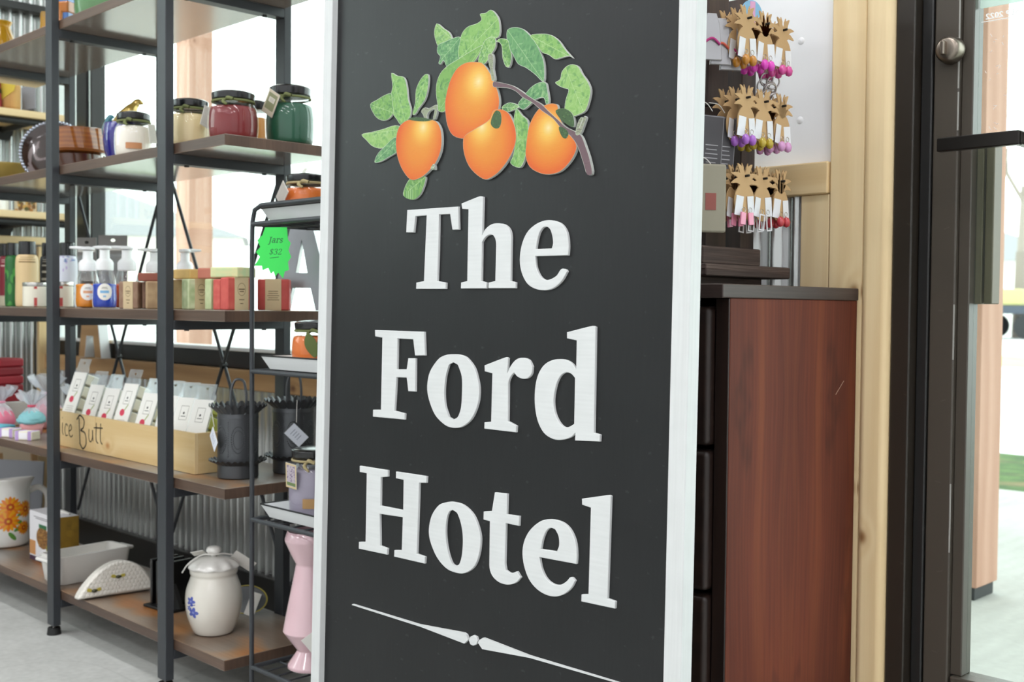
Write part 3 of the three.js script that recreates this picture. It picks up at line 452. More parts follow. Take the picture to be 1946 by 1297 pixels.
  [...leaves, ...twigs, ...fruits, 'branch2', ...cal].forEach((k, i) => {
    if (k === 'branch2') k = 'branch'; else if (k === 'branch') return;
    const g = extrude(m(smoothLoop(SIGN_OUTLINES[k][0], 3)), 0.003 + 0.00006 * i).translate(0, 0, -0.004), uv = g.attributes.uv, P = g.attributes.position;
    for (let j = 0; j < P.count; j++) uv.setXY(j, (P.getX(j) * 1000 - X0) / (X1 - X0), (P.getY(j) * 1000 - Y0) / (Y1 - Y0));
    const name = /^fruit/.test(k) ? 'persimmon' : /^l\d/.test(k) ? 'leaf' : k === 'branch' ? 'branch' : /^twig/.test(k) ? 'twig' : k === 'fleck' ? 'leaf_tip' : 'calyx';
    const o = new THREE.Mesh(g, [printM, edgeM]); o.name = name; cut.add(o);
  });
}
// ---------- shelving unit ----------
const SH = { 5: 0.103, 4: 0.427, 3: 0.76, 2: 1.088, 1: 1.42, 0: 1.75 };
{
  const u = thing('shelving_unit', 'long black steel shelving unit with dark wood boards along the shop window', 'shelf', [-2.6, 0, -1.235]);
  const X = [-0.53, 0, 0.53];
  for (const k in SH) {
    const y = SH[k], g = bx(-0.735, 0.735, y - 0.021, y, -0.128, 0.126, 'x', 0.0015);
    g.clearGroups(); const P = g.attributes.normal, idx = [], top = [], low = [], ii = g.index ? g.index.array : [...Array(P.count).keys()];
    for (let t = 0; t < ii.length; t += 3) (P.getY(ii[t]) > 0.7 ? top : P.getY(ii[t]) < -0.7 ? low : idx).push(ii[t], ii[t + 1], ii[t + 2]);
    g.setIndex([...idx, ...top, ...low]); g.addGroup(0, idx.length, 0); g.addGroup(idx.length, top.length, 1); g.addGroup(idx.length + top.length, low.length, 2);
    part(u, 'board', g, [M.laminateEdge, M.laminateTop, M.laminateUnder]);
  }
  for (const x of X) {
    for (const z of [0.136, -0.137]) {
      const p = part(u, 'post', bx(x - 0.017, x + 0.017, 0.022, 1.78, z - 0.009, z + 0.009, 'y', 0.0015), M.blackSteel);
      part(p, 'levelling_foot', new THREE.CylinderGeometry(0.014, 0.016, 0.016, 16).translate(x, 0.008, z), M.matteBlack);
      part(p, 'levelling_stud', new THREE.CylinderGeometry(0.004, 0.004, 0.012, 8).translate(x, 0.02, z), M.chrome);
    }
    for (const k in SH) {
      const y = SH[k] - 0.021, b = part(u, 'side_bar', bx(x - 0.012, x + 0.017, y - 0.019, y, -0.128, 0.127, 'z', 0.001), M.blackSteel);
      for (const z of [-0.09, 0.09]) part(b, 'screw', new THREE.CylinderGeometry(0.005, 0.005, 0.003, 10).translate(x, y - 0.02, z), M.matteBlack);
    }
  }
  for (const c of [-0.265, 0.265]) for (const [s, z] of [[1, -0.149], [-1, -0.1535]]) part(u, 'cross_brace', rod([c - s * 0.245, 0.63 - 0.44, z], [c + s * 0.245, 0.63 + 0.44, z], 0.0042), M.blackSteel);
  for (const c of [-0.265, 0.265]) part(u, 'brace_bolt', new THREE.CylinderGeometry(0.007, 0.007, 0.014, 10).rotateX(Math.PI / 2).translate(c, 0.63, -0.151), M.matteBlack);
}
// ---------- wire stand ----------
const TIER = [0.92, 0.648, 0.372, 0.095];
{
  const t = thing('wire_display_stand', 'black wire display stand with white trays between shelving unit and sign', 'stand', [-1.82, 0, -1.14]);
  const W = 0.26, D = -0.18, R = 0.0045;
  for (const [x, z] of [[0, 0], [W, 0], [0, D], [W, D]]) {
    part(t, 'upright', tube([[x, 0.0, z], [x, 0.4, z], [x, 0.92, z], [x + (x ? -0.002 : 0.002), 0.938, z], [x + (x ? -0.014 : 0.014), 0.95, z], [x + (x ? -0.03 : 0.03), 0.953, z]], R, false, 40), M.blackSteel);
    part(t, 'foot_cap', new THREE.SphereGeometry(0.0065, 12, 8).translate(x, 0.0062, z), M.matteBlack);
  }
  for (const z of [0, D]) part(t, 'top_bar', rod([0.03, 0.953, z], [W - 0.03, 0.953, z], R), M.blackSteel);
  TIER.forEach((y, i) => {
    const rim = part(t, 'tier_frame', merge(rod([0, y, 0], [W, y, 0], R), rod([0, y, D], [W, y, D], R), rod([0, y, 0], [0, y, D], R), rod([W, y, 0], [W, y, D], R)), M.blackSteel);
    const w = []; for (let k = 1; k < 7; k++) w.push(rod([W * k / 7, y - 0.001, 0], [W * k / 7, y - 0.001, D], 0.0018, 6)); for (let k = 1; k < 3; k++) w.push(rod([0, y - 0.003, D * k / 3], [W, y - 0.003, D * k / 3], 0.0022, 6));
    part(rim, 'tier_wires', merge(w), M.blackSteel);
  });
}
function frustumTray(w, d, h, fl) {   // open tray with flared sides
  const o = [[-w / 2, -d / 2], [w / 2, -d / 2], [w / 2, d / 2], [-w / 2, d / 2]], ring = (g, y) => o.map(([x, z]) => [x + Math.sign(x) * g, y, z + Math.sign(z) * g]);
  const rings = [ring(0, 0), ring(fl, h), ring(fl - 0.003, h), ring(-0.002, 0.003)], P = [], quad = (a, b, c, e) => P.push(...a, ...b, ...c, ...a, ...c, ...e);
  for (let k = 0; k < 3; k++) for (let i = 0; i < 4; i++) { const j = (i + 1) % 4; quad(rings[k][i], rings[k + 1][i], rings[k + 1][j], rings[k][j]); }
  quad(rings[0][0], rings[0][1], rings[0][2], rings[0][3]); quad(rings[3][3], rings[3][2], rings[3][1], rings[3][0]);
  const g = new THREE.BufferGeometry(); g.setAttribute('position', new THREE.Float32BufferAttribute(P, 3)); g.setAttribute('uv', new THREE.Float32BufferAttribute(new Float32Array(P.length / 3 * 2), 2)); g.computeVertexNormals(); return g;
}
['upper', 'second', 'third'].forEach((w, i) => {
  const t = thing('metal_tray', ['shallow white tray with black rim under the orange raffia candle', 'shallow white tray with black rim under the candle with green leaves', 'shallow white tray with black rim under the lavender candle'][i], 'tray', [-1.69, TIER[i] + 0.0046, -1.228], 0, 'white trays on the wire stand');
  part(t, 'pan', frustumTray(0.212, 0.13, 0.024, 0.012), M.white);
  const a = 0.118, b = 0.077, y = 0.0245; part(t, 'rim', merge(rod([-a, y, -b], [a, y, -b], 0.0016, 6), rod([-a, y, b], [a, y, b], 0.0016, 6), rod([-a, y, -b], [-a, y, b], 0.0016, 6), rod([a, y, -b], [a, y, b], 0.0016, 6)), M.matteBlack);
});
// ---------- builders for shelf goods ----------
// a body of changing radius along a smooth line: [x, y, z, r]
function blob(pts, seg = 28, rad = 14) {
  const c = new THREE.CatmullRomCurve3(pts.map((p) => new THREE.Vector3(p[0], p[1], p[2])), false, 'centripetal'), rc = new THREE.CatmullRomCurve3(pts.map((p) => new THREE.Vector3(p[3], 0, 0)), false, 'centripetal');
  const g = new THREE.TubeGeometry(c, seg, 1, rad, false), P = g.attributes.position, N = g.attributes.normal;
  for (let i = 0; i <= seg; i++) { const q = c.getPointAt(i / seg), t = c.getUtoTmapping(i / seg), r = Math.max(0.0003, rc.getPoint(t).x); for (let j = 0; j <= rad; j++) { const k = i * (rad + 1) + j; P.setXYZ(k, q.x + N.getX(k) * r, q.y + N.getY(k) * r, q.z + N.getZ(k) * r); } }
  g.computeVertexNormals(); return g;
}
const lines = (x, x0, x1, y0, n, step, col = '#6d675e', lw = 2) => { x.strokeStyle = col; x.lineWidth = lw; for (let i = 0; i < n; i++) { x.beginPath(); const d = (x1 - x0) * rr(0, 0.14); x.moveTo(x0 + d, y0 + i * step); x.lineTo(x1 - d, y0 + i * step); x.stroke(); } };
const printed = (w, h, draw, rough = 0.7) => plain('#ffffff', rough, { map: canvasTex(w, h, draw) });
// flat card with a print on its front (+z) face
function cardMesh(parent, name, w, h, front, side, p, r, thick = 0.0012) {
  const g = new THREE.BoxGeometry(w, h, thick); return part(parent, name, g, [side, side, side, side, front, side], p, r);
}
const recipe = printed(128, 192, (x, w, h) => { x.fillStyle = '#bdb6ae'; x.fillRect(0, 0, w, h); lines(x, 14, w - 14, 24, 11, 14, '#857e78'); });
const recipeCream = printed(128, 192, (x, w, h) => { x.fillStyle = '#cfc3ad'; x.fillRect(0, 0, w, h); x.fillStyle = '#8b8d6a'; x.fillRect(14, 20, w - 28, h - 60); x.fillStyle = '#d8d2c4'; x.fillRect(30, 50, w - 60, 40); lines(x, 36, w - 36, 60, 3, 10); });
const vineTag = printed(128, 192, (x, w, h) => { x.fillStyle = '#cdb98f'; x.fillRect(0, 0, w, h); x.fillStyle = '#b9aeb6'; x.fillRect(12, 14, w - 24, h - 28); x.fillStyle = '#7c6a86'; for (let i = 0; i < 60; i++) { x.beginPath(); x.arc(rr(16, w - 16), rr(18, h - 50), rr(2, 6), 0, 7); x.fill(); } x.fillStyle = '#6d8050'; x.fillRect(12, h - 44, w - 24, 26); });
function jarCandle(label, [x, y, z], r, h, wax, { ribbon = M.ribbon, tagMat, tagAt = 1, tagRoll = 0.3, flutes = 0, lid = 0.18, front, turn = 0, tagDrop = 0 } = {}) {
  const t = thing('jar_candle', label, 'candle', [x, y, z], turn, 'jar candles'), B = h * (1 - lid), nr = r * 0.76;
  const prof = [[0, 0.0005], [r * 0.8, 0.0005], [r * 0.93, 0.005], [r * 0.99, B * 0.25], [r, B * 0.5], [r * 0.96, B * 0.72], [r * 0.84, B * 0.87], [nr, B * 0.94], [nr, B]];
  const shell = (k, top, dr) => {
    const g = smoothLathe(prof.filter((p) => p[1] <= B * top).map(([a, b], i) => [Math.max(0, a - dr) , b + (i < 2 ? dr : 0)]).concat(top < 1 ? [[r * 0.9 - dr, B * top], [0, B * top]] : []), 56, 3);
    if (flutes) { const P = g.attributes.position; for (let i = 0; i < P.count; i++) { const a = Math.atan2(P.getX(i), P.getZ(i)), q = 1 + 0.014 * Math.abs(Math.sin(a * flutes / 2)); P.setX(i, P.getX(i) * q); P.setZ(i, P.getZ(i) * q); } g.computeVertexNormals(); }
    return g;
  };
  part(t, 'glass_jar', shell(0, 1, 0), M.glass);
  part(t, 'wax', shell(1, 0.8, 0.0022), plain(wax, 0.5));
  const L = h * lid, lr = nr + 0.004;
  part(t, 'lid', lathe([[0, L], [lr * 0.5, L * 0.97], [lr * 0.86, L * 0.82], [lr, L * 0.68], [lr * 1.02, L * 0.6], [lr, L * 0.05], [lr * 0.98, -0.002], [0, -0.002]], 48), M.blackGloss, [0, B, 0]);
  if (ribbon) part(t, 'ribbon', merge(new THREE.TorusGeometry(nr + 0.003, 0.0024, 8, 36).rotateX(Math.PI / 2).translate(0, B * 0.945, 0), blob([[nr * 0.6, B * 0.95, nr * 0.75, 0.002], [nr * 0.85, B * 0.97, nr * 0.85, 0.0034], [nr * 1.15, B * 0.93, nr * 0.7, 0.003]]), blob([[nr * 0.6, B * 0.95, nr * 0.75, 0.002], [nr * 0.68, B * 0.88, nr * 1.02, 0.0032], [nr * 0.95, B * 0.8, nr * 0.95, 0.002]])), ribbon);
  if (tagMat) { const a = Math.atan2(-x, -z) - turn + tagAt; cardMesh(t, 'recipe_tag', r * 0.62, r * 1.0, tagMat, M.paper, [Math.sin(a) * (r + 0.006), B * 0.72 + tagDrop, Math.cos(a) * (r + 0.006)], [0.12, a, tagRoll]); }
  if (front) { const a = Math.atan2(-x, -z) - turn; const g = new THREE.CylinderGeometry(r * 1.004, r * 1.004, B * 0.16, 16, 1, true, a - 0.42, 0.84); part(t, 'front_label', g, front, [0, B * 0.27, 0]); }
  return t;
}
const UP = 0.0006, S2 = SH[2] + UP, S3 = SH[3] + UP, S4 = SH[4] + UP, S5 = SH[5] + UP, S1 = SH[1] + UP;
jarCandle('squat jar candle of white wax with a copper front label, left of the middle post', [-2.335, S2, -1.165], 0.041, 0.1, '#efe9dc', { tagMat: recipe, tagAt: 0.95, tagRoll: 0, front: plain('#c58a5e', 0.6), tagDrop: -0.008 });
jarCandle('squat jar candle of cream wax with green ribbon, next to the red jar candle', [-2.102, S2, -1.17], 0.0425, 0.1, '#e2cf9f', { tagMat: recipe, tagAt: 0.75, tagRoll: -0.45 });
jarCandle('squat jar candle of dark red wax with green ribbon at the shelf corner', [-1.945, S2, -1.175], 0.048, 0.096, '#760c12', {});
jarCandle('jar candle of amber wax half hidden behind the red one', [-2.103, S2, -1.322], 0.036, 0.118, '#c98a3c', { ribbon: null });
jarCandle('tall fluted jar candle of dark green wax with folded paper tag', [-1.925, S2, -1.292], 0.0485, 0.122, '#15543b', { flutes: 20, tagMat: recipeCream, tagAt: -0.75, tagRoll: -0.6, tagDrop: 0.006 });
const T0 = TIER[0] + 0.0082, T1 = TIER[1] + 0.0082, T2 = TIER[2] + 0.0082, T3 = TIER[3] + 0.0048;
jarCandle('jar candle of orange wax tied with raffia on the top tray', [-1.753, T0, -1.214], 0.044, 0.086, '#d96f22', { ribbon: M.twine, tagMat: recipe, tagAt: -1.1, tagRoll: -0.9, tagDrop: -0.006 });
jarCandle('jar candle of bright green wax beside the orange one on the top tray', [-1.648, T0, -1.225], 0.04, 0.085, '#0f7038', { ribbon: null });
{
  const t = jarCandle('jar candle of orange wax wrapped with green leaves on the second tray', [-1.728, T1, -1.219], 0.047, 0.088, '#dd7428', { ribbon: M.ribbon, tagMat: plain('#4a4038', 0.7), tagAt: 0.55, tagRoll: 1.2, tagDrop: 0.02 });
  for (const [a, s] of [[-0.35, 1], [0.35, -1]]) { const q = Math.atan2(1.728, 1.219) + a; part(t, 'leaf', extrude(smoothLoop([[0, 0], [0.011, -0.016], [0.008, -0.034], [0, -0.046], [-0.008, -0.034], [-0.011, -0.016]], 3), 0.0012), plain('#5d6a38', 0.8), [Math.sin(q) * 0.0495, 0.064, Math.cos(q) * 0.0495], [0, q, s * 0.35]); }
}
jarCandle('tall jar candle of lavender wax with a vine-printed tag on the third tray', [-1.735, T2, -1.217], 0.046, 0.13, '#9a93a4', { ribbon: M.twine, tagMat: vineTag, tagAt: -0.85, tagRoll: -0.12, lid: 0.14, front: plain('#b08a5a', 0.7) });
{ // pink vase of stacked cones
  part(solo('ceramic_vase', 'glossy pale pink vase of stacked cones at the foot of the wire stand', 'vase', lathe([[0, 0.0005], [0.036, 0.0005], [0.041, 0.004], [0.04, 0.01], [0.0235, 0.034], [0.0245, 0.037], [0.049, 0.07], [0.0495, 0.073], [0.0265, 0.192], [0.0265, 0.196], [0.0355, 0.213], [0.0465, 0.238], [0.0465, 0.242], [0.042, 0.256], [0.0385, 0.256], [0.0425, 0.24], [0.024, 0.2], [0, 0.2]], 64), plain('#e3bfc6', 0.12, { clearcoat: 0.8, clearcoatRoughness: 0.05 }), [-1.726, T3 + 0.0006, -1.205]), 'price_tag', new THREE.BoxGeometry(0.03, 0.04, 0.001), M.paper, [0.046, 0.06, 0.022], [0.2, 0.9, 0.5]);
}
{ // green star card hanging from the top tray
  const g = [[-0.019, 0.088], [-0.024, 0.074], [-0.034, 0.065], [-0.028, 0.053], [-0.036, 0.044], [-0.029, 0.035], [-0.039, 0.019], [-0.025, 0.019], [-0.024, 0.011], [-0.013, 0.015], [-0.008, 0.005], [-0.003, 0.009], [0.0, 0.0], [0.006, 0.007], [0.015, -0.003], [0.018, 0.009], [0.026, 0.012], [0.024, 0.026], [0.03, 0.035], [0.025, 0.047], [0.029, 0.06], [0.024, 0.066], [0.022, 0.088]];
  const e = extrude(g, 0.0008); const P = e.attributes.position, uv = e.attributes.uv; for (let i = 0; i < P.count; i++) uv.setXY(i, (P.getX(i) + 0.04) / 0.08, (P.getY(i) + 0.004) / 0.092);
  const m = printed(256, 294, (x, w, h) => { x.fillStyle = '#3fdc5c'; x.fillRect(0, 0, w, h); x.strokeStyle = '#1c5a34'; x.fillStyle = '#1c5a34'; x.font = 'italic 46px serif'; x.fillText('Jars', 88, 88); x.fillText('$32', 90, 156); x.strokeText('Jars', 88, 88); x.lineWidth = 3; x.beginPath(); x.moveTo(96, 176); x.lineTo(150, 170); x.stroke(); });
  const t = thing('price_star_card', 'bright green starburst price card hanging below the top tray', 'price card', [-1.7345, TIER[0] - 0.098, -1.1335], 0.62);
  part(t, 'card', e, m);
}
// ---- top board ----
{
  const gold = plain('#e0b52c', 0.08, { transmission: 0.55, thickness: 0, ior: 1.5 });
  solo('glass_vase', 'wide yellow glass vase on the top visible board at the left edge', 'vase', smoothLathe([[0, 0.001], [0.034, 0.001], [0.041, 0.02], [0.037, 0.06], [0.026, 0.092], [0.024, 0.1], [0.029, 0.112], [0.026, 0.112], [0.022, 0.1], [0.034, 0.06], [0.037, 0.02], [0, 0.006]], 40), gold, [-3.17, S1, -1.2]);
  solo('glass_vase', 'slender beaded yellow glass bottle beside the left post', 'vase', smoothLathe([[0, 0.001], [0.015, 0.001], [0.018, 0.012], [0.013, 0.024], [0.018, 0.04], [0.017, 0.07], [0.014, 0.1], [0.012, 0.135], [0.009, 0.135], [0, 0.13]], 28), gold, [-3.07, S1, -1.28]);
  const b = thing('painted_bottle', 'square blue glass bottle with amber drips beside the left post', 'bottle', [-2.713, S1, -1.18], 0.5);
  part(b, 'body', rb(0.046, 0.16, 0.046, 0.004), plain('#4d79bd', 0.15, { clearcoat: 0.7 }));
  part(b, 'neck', lathe([[0.023, 0], [0.012, 0.02], [0.011, 0.05], [0.014, 0.055], [0, 0.055]], 24), plain('#4d79bd', 0.15), [0, 0.159, 0]);
  part(b, 'amber_drip', merge(rb(0.05, 0.03, 0.05, 0.006).translate(0, 0.045, 0), blob([[0.004, 0.05, 0.023, 0.006], [0.004, 0.03, 0.0245, 0.006], [0.004, 0.012, 0.0245, 0.006], [0.004, 0.004, 0.0235, 0.004]])), plain('#b56a1c', 0.12, { clearcoat: 0.8 }));
  const gg = smoothLathe([[0, 0.001], [0.046, 0.001], [0.05, 0.01], [0.052, 0.08], [0.045, 0.12], [0.03, 0.15], [0.03, 0.17], [0.026, 0.17], [0.026, 0.15], [0.041, 0.12], [0.047, 0.08], [0, 0.008]], 48); const P = gg.attributes.position; for (let i = 0; i < P.count; i++) { const k = 1 + 0.03 * N3(P.getX(i) * 90, P.getY(i) * 90, P.getZ(i) * 90); P.setX(i, P.getX(i) * k); P.setZ(i, P.getZ(i) * k); } gg.computeVertexNormals();
  solo('glass_jar', 'pebbled pale green glass jar on the top visible board', 'jar', gg, plain('#7fae7a', 0.18, { transmission: 0.4, thickness: 0 }), [-2.55, S1, -1.185]);
}
// ---- second board, left part ----
{
  solo('shallow_bowl', 'wide shallow olive bowl lying at the left end of the board', 'bowl', smoothLathe([[0, 0.001], [0.045, 0.001], [0.07, 0.012], [0.094, 0.044], [0.1, 0.058], [0.097, 0.059], [0.089, 0.046], [0.066, 0.018], [0, 0.008]], 56), plain('#a8904a', 0.3, { clearcoat: 0.5 }), [-3.195, S2, -1.215]);
  const p = thing('scalloped_platter', 'dark brown platter with scalloped silver edge propped upright', 'plate', [-3.05, S2, -1.295], 0.95);
  const R = 0.085;
  const dish = lathe([[0, 0.004], [0.05, 0.004], [0.07, 0.008], [R, 0.016], [R, 0.013], [0.07, 0.004], [0, 0]], 64).rotateX(Math.PI / 2).rotateX(-0.22).translate(0, R * 0.976 + 0.004, 0.0);
  part(p, 'dish', dish, plain('#ffffff', 0.15, { clearcoat: 0.8, map: dataTex(128, (u, v) => { const s = N3(u * 9, v * 9, 3), b = N3(u * 5 + 9, v * 5, 1); return mix3([52, 32, 26], [176, 164, 168], b > 0.22 || s > 0.42 ? 0.7 : 0); }, [1, 1]) }));
  const rim = []; for (let i = 0; i < 56; i++) { const a = i / 56 * Math.PI * 2; rim.push(new THREE.SphereGeometry(0.0052, 8, 6).translate(Math.cos(a) * R, Math.sin(a) * R, 0.014)); }
  part(p, 'beaded_rim', merge(rim).rotateX(-0.22).translate(0, R * 0.976 + 0.004, 0), plain('#c4c8d6', 0.2, { metalness: 0.8 }));
  const bw = thing('amber_bowl', 'faceted amber wood bowl on a dark foot behind the left post', 'bowl', [-2.765, S2, -1.235], 0.2);
  part(bw, 'bowl', toCreasedNormals(lathe([[0.03, 0.05], [0.066, 0.056], [0.072, 0.062], [0.074, 0.112], [0.07, 0.114], [0.066, 0.066], [0, 0.06]], 12), 0.6), plain('#ffffff', 0.15, { clearcoat: 0.9, map: woodTex({ light: '#b06a26', dark: '#6d3312', seed: 61, size: [0.3, 0.2], n: 256, m: 256 }) }));
  part(bw, 'foot', toCreasedNormals(lathe([[0, 0], [0.045, 0], [0.052, 0.006], [0.058, 0.05], [0.05, 0.056], [0, 0.056]], 12), 0.6), plain('#4f2813', 0.18, { clearcoat: 0.8 }));
  const cb = thing('cobalt_glass_bowl', 'cobalt blue glass bowl with small gold and teal glass birds on its rim', 'bowl', [-2.556, S2, -1.25]);
  part(cb, 'bowl', smoothLathe([[0, 0.001], [0.03, 0.001], [0.034, 0.01], [0.045, 0.05], [0.047, 0.08], [0.043, 0.108], [0.04, 0.108], [0.043, 0.08], [0.041, 0.05], [0, 0.008]], 48), plain('#ffffff', 0.1, { clearcoat: 0.9, map: dataTex(128, (u, v) => mix3([34, 24, 130], [128, 132, 190], N3(u * 16, v * 7, 2) > 0.3 ? 0.8 : 0.1 + 0.3 * N3(u * 9, v * 9, 5)), [1, 1]) }));
  part(cb, 'gold_bird', merge(blob([[0.004, 0.104, 0.036, 0.003], [0.016, 0.109, 0.028, 0.007], [0.028, 0.12, 0.016, 0.014], [0.036, 0.134, 0.002, 0.0145], [0.041, 0.15, -0.009, 0.009], [0.044, 0.156, -0.014, 0.0085], [0.05, 0.153, -0.024, 0.0022]])), plain('#b59a4e', 0.2, { metalness: 0.5, clearcoat: 0.7 }));
  part(cb, 'teal_bird', blob([[-0.05, 0.085, 0.028, 0.002], [-0.043, 0.1, 0.028, 0.005], [-0.034, 0.112, 0.024, 0.0075], [-0.026, 0.124, 0.02, 0.007], [-0.02, 0.125, 0.014, 0.002]]), plain('#5a98a6', 0.15, { clearcoat: 0.8 }));
}
// ---- third board: bottles ----
function lotion(label, [x, z], r, h, base, draw) {
  const t = thing('lotion_bottle', label, 'bottle', [x, S3, z], toAisle(x, z), 'lotion bottles with black caps'), B = h * 0.8;
  part(t, 'body', smoothLathe([[0, 0.001], [r * 0.9, 0.001], [r, 0.006], [r, B * 0.5], [r, B * 0.86], [r * 0.92, B * 0.96], [r * 0.7, B], [0, B]], 40, 3), printed(256, 256, (c, w, hh) => { c.fillStyle = base; c.fillRect(0, 0, w, hh); draw(c, w, hh); }, 0.35));
  part(t, 'cap', lathe([[r * 0.74, 0], [r * 0.76, 0.002], [r * 0.74, h * 0.2 - 0.002], [r * 0.68, h * 0.2], [0, h * 0.2]], 32), M.blackGloss, [0, B, 0]);
}
const txt = (c, y, n, col) => lines(c, 92, 164, y, n, 13, col, 4);
lotion('slim teal lotion bottle at the far left of the bottle row', [-3.2, -1.205], 0.017, 0.172, '#8ec2bd', (c) => txt(c, 90, 3, '#ffffff'));
lotion('slim red lotion bottle between teal and green ones', [-3.143, -1.2], 0.017, 0.171, '#8e2434', (c, w, h) => { c.fillStyle = '#d9d2b8'; c.fillRect(0, h * 0.65, w, h * 0.25); txt(c, 90, 3, '#e8c9c4'); });
lotion('slim green lotion bottle beside the tan one', [-3.07, -1.19], 0.019, 0.17, '#2a6d34', (c, w, h) => { for (let i = 0; i < 60; i++) { c.fillStyle = rnd() < 0.5 ? '#4d9a44' : '#1c4f27'; c.beginPath(); c.ellipse(rnd() * w, rr(h * 0.4, h), 12, 8, 0, 0, 7); c.fill(); } });
lotion('broad tan lotion bottle with black cap left of the left post', [-2.875, -1.15], 0.0272, 0.165, '#d9bd8e', (c, w, h) => { txt(c, 70, 4, '#8d6f45'); c.fillStyle = '#c98a45'; c.fillRect(0, h * 0.84, w, h * 0.12); });
lotion('black lotion bottle with white lettering half behind the left post', [-2.9, -1.212], 0.0185, 0.165, '#1c1a1c', (c) => txt(c, 90, 5, '#b9b5b0'));
lotion('white lotion bottle with lavender sprigs right of the left post', [-2.72, -1.185], 0.0235, 0.158, '#dfe2ee', (c, w, h) => { for (let i = 0; i < 90; i++) { c.fillStyle = ['#9a7fc0', '#c2b2dd', '#7f94c4'][i % 3]; c.beginPath(); c.arc(rnd() * w, rr(0, h * 0.5), rr(2, 7), 0, 7); c.fill(); } txt(c, 150, 4, '#8a8aa0'); });
function creamJar(label, [x, z], r) {
  const t = thing('cream_jar', label, 'jar', [x, S3, z], toAisle(x, z), 'small cream jars');
  part(t, 'jar', lathe([[0, 0.001], [r * 0.94, 0.001], [r, 0.004], [r, 0.05], [r * 0.96, 0.052], [0, 0.052]], 40), printed(256, 128, (c, w, h) => { c.fillStyle = '#eae4d2'; c.fillRect(0, 0, w, h); c.fillStyle = '#c04a44'; for (const y of [40, 66, 88]) c.fillRect(w / 2 - 5, y, 10, 14); }, 0.25));
  part(t, 'lid', lathe([[r, 0], [r * 1.02, 0.001], [r * 1.02, 0.008], [r * 0.98, 0.0095], [0, 0.0095]], 40), M.chrome, [0, 0.052, 0]);
}
creamJar('small cream jar with silver lid left of the left post', [-2.804, -1.142], 0.0295);
creamJar('small cream jar with silver lid right of the left post', [-2.655, -1.142], 0.0275);
solo('dark_tin', 'small dark tin in the shadow between cream jar and amber pump bottle', 'tin', lathe([[0, 0], [0.0185, 0], [0.0195, 0.002], [0.0195, 0.052], [0.0205, 0.053], [0.0205, 0.064], [0.019, 0.066], [0, 0.066]], 32), M.matteBlack, [-2.74, S3, -1.25]);
function pump(label, [x, z], r, h, liquid, mark, turnHead = 0) {
  const t = thing('pump_bottle', label, 'bottle', [x, S3, z], toAisle(x, z), 'foaming soap pump bottles'), B = h * 0.6;
  const body = (dr, top) => smoothLathe([[0, 0.001 + dr], [r * 0.9 - dr, 0.001 + dr], [r - dr, 0.008 + dr], [r * 0.98 - dr, B * 0.5]].concat(top ? [[r * 0.97 - dr, B * top], [0, B * top]] : [[r * 0.9, B * 0.72], [r * 0.74, B * 0.9], [r * 0.66, B]]), 40, 4);
  part(t, 'bottle', body(0, 0), M.glass);
  if (liquid) part(t, 'liquid_soap', body(0.0012, 0.62), plain(liquid, 0.2));
  part(t, 'collar', lathe([[r * 0.7, 0], [r * 0.74, 0.002], [r * 0.74, h * 0.12], [r * 0.62, h * 0.16], [r * 0.42, h * 0.19], [r * 0.4, h * 0.3], [r * 0.44, h * 0.32], [0, h * 0.32]], 36), M.whitePlastic, [0, B - 0.002, 0]);
  part(t, 'pump_head', merge(lathe([[0, 0], [r * 0.5, 0], [r * 0.56, 0.003], [r * 0.5, 0.007], [0, 0.009]], 30), blob([[0, 0.004, 0, 0.006], [r * 0.8, 0.006, 0, 0.005], [r * 1.45, 0.0065, 0, 0.003]]).scale(1, 0.8, 1)).rotateY(turnHead), M.whitePlastic, [0, B + h * 0.315, 0]);
  if (mark) {
    const m = printed(128, 128, (c, w) => { c.fillStyle = '#f2efe8'; c.fillRect(0, 0, w, w); c.fillStyle = mark; c.fillRect(26, 54, 76, 20); c.fillRect(52, 92, 24, 12); c.fillStyle = '#9a958c'; c.fillRect(42, 28, 44, 5); c.fillRect(36, 38, 56, 4); });
    const pos = [], uv = [], ix = [], n = 28; pos.push(0, 0, r * 1.006); uv.push(0.5, 0.5);
    for (let k = 1; k <= 4; k++) for (let i = 0; i < n; i++) { const a = i / n * 2 * Math.PI, s = k / 4, th = Math.cos(a) * s * 0.62, yy = Math.sin(a) * s * 0.019; pos.push(Math.sin(th) * r * 1.006, yy, Math.cos(th) * r * 1.006); uv.push(0.5 + 0.5 * Math.cos(a) * s, 0.5 + 0.5 * Math.sin(a) * s); }
    for (let i = 0; i < n; i++) { const j = (i + 1) % n; ix.push(0, 1 + i, 1 + j); for (let k = 0; k < 3; k++) { const a = 1 + k * n + i, b = 1 + k * n + j, c = a + n, d = b + n; ix.push(a, c, d, a, d, b); } }
    const g = new THREE.BufferGeometry(); g.setAttribute('position', new THREE.Float32BufferAttribute(pos, 3)); g.setAttribute('uv', new THREE.Float32BufferAttribute(uv, 2)); g.setIndex(ix); g.computeVertexNormals();
    part(t, 'label', g, m, [0, B * 0.42, 0], [0, Math.PI, 0]);
  }
}
pump('clear pump bottle of amber soap with round white label', [-2.548, -1.158], 0.0272, 0.146, '#d98516', '#e0a37a', 0.15);
pump('clear pump bottle of deep blue soap with round white label', [-2.483, -1.168], 0.0265, 0.147, '#1c3fae', '#7fb6e0', -0.9);
pump('clear pump bottle of red-orange soap with round white label behind the brown soap bars', [-2.512, -1.236], 0.0285, 0.15, '#cc4a1e', '#d99a74', 0.1);
pump('clear pump bottle with white cap left of the middle post', [-2.5, -1.3], 0.028, 0.146, '#dfe6ec', null, 0.3);
pump('pump bottle with white cap behind the stacked soap right of the middle post', [-2.38, -1.312], 0.025, 0.142, '#e7e3dd', null, 3.3);
